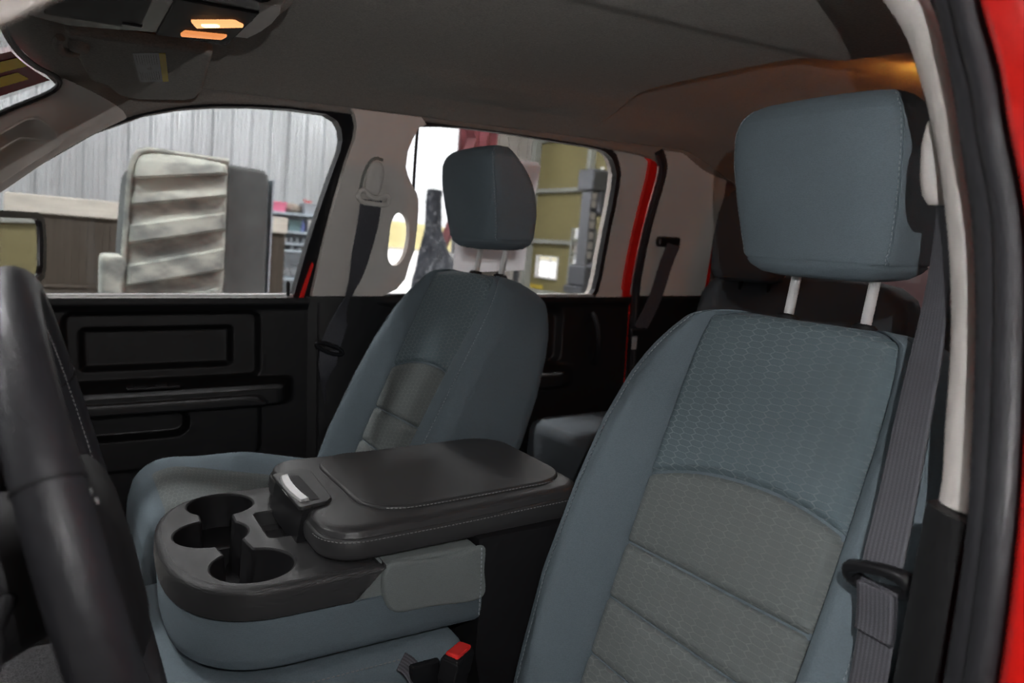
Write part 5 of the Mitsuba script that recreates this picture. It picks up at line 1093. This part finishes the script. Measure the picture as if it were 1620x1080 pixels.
wadd(t + '__mast', tube(NP([(5.40, 9.1, 3.55), (5.30, 9.1, 2.90), (4.85, 9.1, 1.70), (4.74, 9.1, 1.45)]), 0.085, 4, up=(0, 1, 0)), 'paint_maroon', smooth=False)
wadd(t + '__foot', bx(4.62, 4.86, 8.98, 9.22, 0.0, 1.48, 0.02), 'grey_panel')
wadd(t + '__brace', bx(5.0, 5.6, 9.2, 9.28, 2.9, 3.6), 'paint_maroon')
tag(t, 'dark red engine hoist behind the passenger headrest', 'hoist')
t = 'work_bench'
wadd(t + '__top', bx(4.90, 5.93, 8.7, 9.4, 1.375, 1.44, 0.008), 'paint_white'); plabel(t + '__top', 'white bench top')
for x in (4.98, 5.86):
    for y in (8.76, 9.34): wadd(t + '__leg', bx(x - 0.03, x + 0.03, y - 0.03, y + 0.03, 0, 1.375), 'dark_steel')
wadd(t + '__panel', bx(5.02, 5.82, 9.30, 9.32, 0.3, 1.36), 'grey_panel')
tag(t, 'tall bench with a white top seen between the headrest posts', 'bench')
t = 'drill_press'
wadd(t + '__head', bx(6.80, 7.24, 8.35, 8.75, 2.55, 2.87, 0.04), 'dark_steel', smooth=50); wadd(t + '__belt_cover', bx(6.95, 7.26, 8.35, 8.72, 2.20, 2.56, 0.05), 'dark_steel', smooth=50)
wadd(t + '__column', bx(6.99, 7.07, 8.52, 8.60, 0.0, 2.5, 0.02), 'dark_steel', smooth=50)
wadd(t + '__knob', (lambda s: (s.apply_translation([7.10, 8.33, 2.235]), s)[1])(trimesh.creation.icosphere(3, 0.07)), 'paint_white', smooth=True); wadd(t + '__top_lamp', (lambda s: (s.apply_translation([7.07, 8.5, 2.90]), s)[1])(trimesh.creation.icosphere(3, 0.03)), 'chrome', smooth=True)
wadd(t + '__lever', tube(NP([(7.12, 8.32, 2.20), (7.04, 8.30, 1.95), (6.97, 8.30, 1.60)]), 0.018, 8), 'dark_steel'); wadd(t + '__table', bx(6.75, 7.25, 8.2, 8.7, 1.10, 1.16, 0.01), 'dark_steel'); wadd(t + '__base', bx(6.7, 7.28, 8.2, 8.8, 0.0, 0.1, 0.02), 'dark_steel')
tag(t, 'dark grey drill press with a pale round knob in front of the yellow wall', 'drill press')
for i, z in enumerate((2.42, 2.30, 2.12, 1.99, 1.83, 1.68, 1.54)):
    k = wadd('parts_tray', loft([[(6.845 + g, 8.40 + g, zz_2), (6.945 - g, 8.40 + g, zz_2), (6.945 - g, 8.62 - g, zz_2), (6.845 + g, 8.62 - g, zz_2)] for zz_2, g in ((z, 0.006), (z + 0.10, 0.0), (z + 0.105, 0.003))]), 'grey_panel', smooth=False)
    tag(k, f'small pale parts tray beside the drill press, {("topmost", "second from the top", "third from the top", "fourth from the top", "fifth from the top", "second from the bottom", "lowest")[i]} in its tall stack', 'tray', 'stacked parts trays')
wadd('tray_stand', cat(*[bx(6.84, 6.95, 8.39, 8.63, z - 0.012, z, 0) for z in (2.42, 2.30, 2.12, 1.99, 1.83, 1.68, 1.54)], bx(6.825, 6.84, 8.39, 8.63, 0.0, 2.53)), 'dark_steel'); tag('tray_stand', 'narrow dark stand holding the stack of pale parts trays', 'stand')
for i, (z, c) in enumerate(((2.00, 'paint_white'), (1.78, 'grey_panel'), (1.60, 'paint_white'), (1.36, 'paint_white'))):
    tag(wadd('carton', bx(7.10, 7.30, 8.9, 9.12, z - 0.17, z, 0.005), c), ['white carton topmost in the stack right of the drill press', 'grey carton second in the stack right of the drill press', 'white carton third in the stack right of the drill press', 'white carton lowest in the stack right of the drill press'][i], 'box')
wadd('carton_shelf', cat(*[bx(7.05, 7.34, 8.85, 9.15, z - 0.19, z - 0.17) for z in (2.0, 1.78, 1.60, 1.36)], bx(7.05, 7.08, 8.85, 8.88, 0, 2.0), bx(7.05, 7.08, 9.12, 9.15, 0, 2.0), bx(7.31, 7.34, 8.85, 8.88, 0, 2.0), bx(7.31, 7.34, 9.12, 9.15, 0, 2.0)), 'girt_steel'); tag('carton_shelf', 'narrow steel shelf holding cartons right of the drill press', 'shelf')
t = 'shop_lathe'
wadd(t + '__bed', bx(6.30, 7.15, 7.7, 8.15, 1.03, 1.14, 0.02), 'dark_steel', smooth=50); wadd(t + '__headstock', bx(6.34, 6.58, 7.72, 8.12, 1.14, 1.44, 0.03), 'dark_steel', smooth=50); wadd(t + '__motor', tube(NP([(6.60, 7.9, 1.40), (6.74, 7.9, 1.40), (6.76, 7.9, 1.40)]), [0.10, 0.10, 0.06], 20), 'dark_steel', smooth=50)
wadd(t + '__tailstock', bx(6.86, 6.96, 7.8, 8.05, 1.14, 1.34, 0.02), 'dark_steel', smooth=50); wadd(t + '__chuck', tube(NP([(6.58, 7.92, 1.27), (6.63, 7.92, 1.27), (6.66, 7.92, 1.27)]), [0.075, 0.075, 0.05], 20), 'girt_steel', smooth=50); wadd(t + '__stand', bx(6.34, 7.12, 7.75, 8.1, 0.0, 1.03, 0.01), 'dark_steel')
wadd(t + '__handwheel', torus([(6.98, 7.76 + 0.0 * a, 1.24) + NP([0.0, 0.045 * math.cos(a), 0.045 * math.sin(a)]) for a in np.arange(24) * 2 * PI / 24], 0.008, 8), 'girt_steel', smooth=True)
tag(t, 'dark lathe machine under the small window of the yellow wall', 'machine')
mat('trailer_paint', prin((0.030, 0.005, 0.006), 0.6))
wadd('red_trailer', cat(bx(4.2, 4.3, -1.5, 3.4, 0.5, 2.4, 0.03), bx(4.25, 6.0, -1.5, 3.4, 0.5, 0.7, 0.03)), 'trailer_paint'); wadd('red_trailer__leg', bx(4.6, 4.75, 0.5, 0.65, 0, 0.5), 'dark_steel'); tag('red_trailer', 'dark red trailer end behind the rear window of the cab', 'trailer')
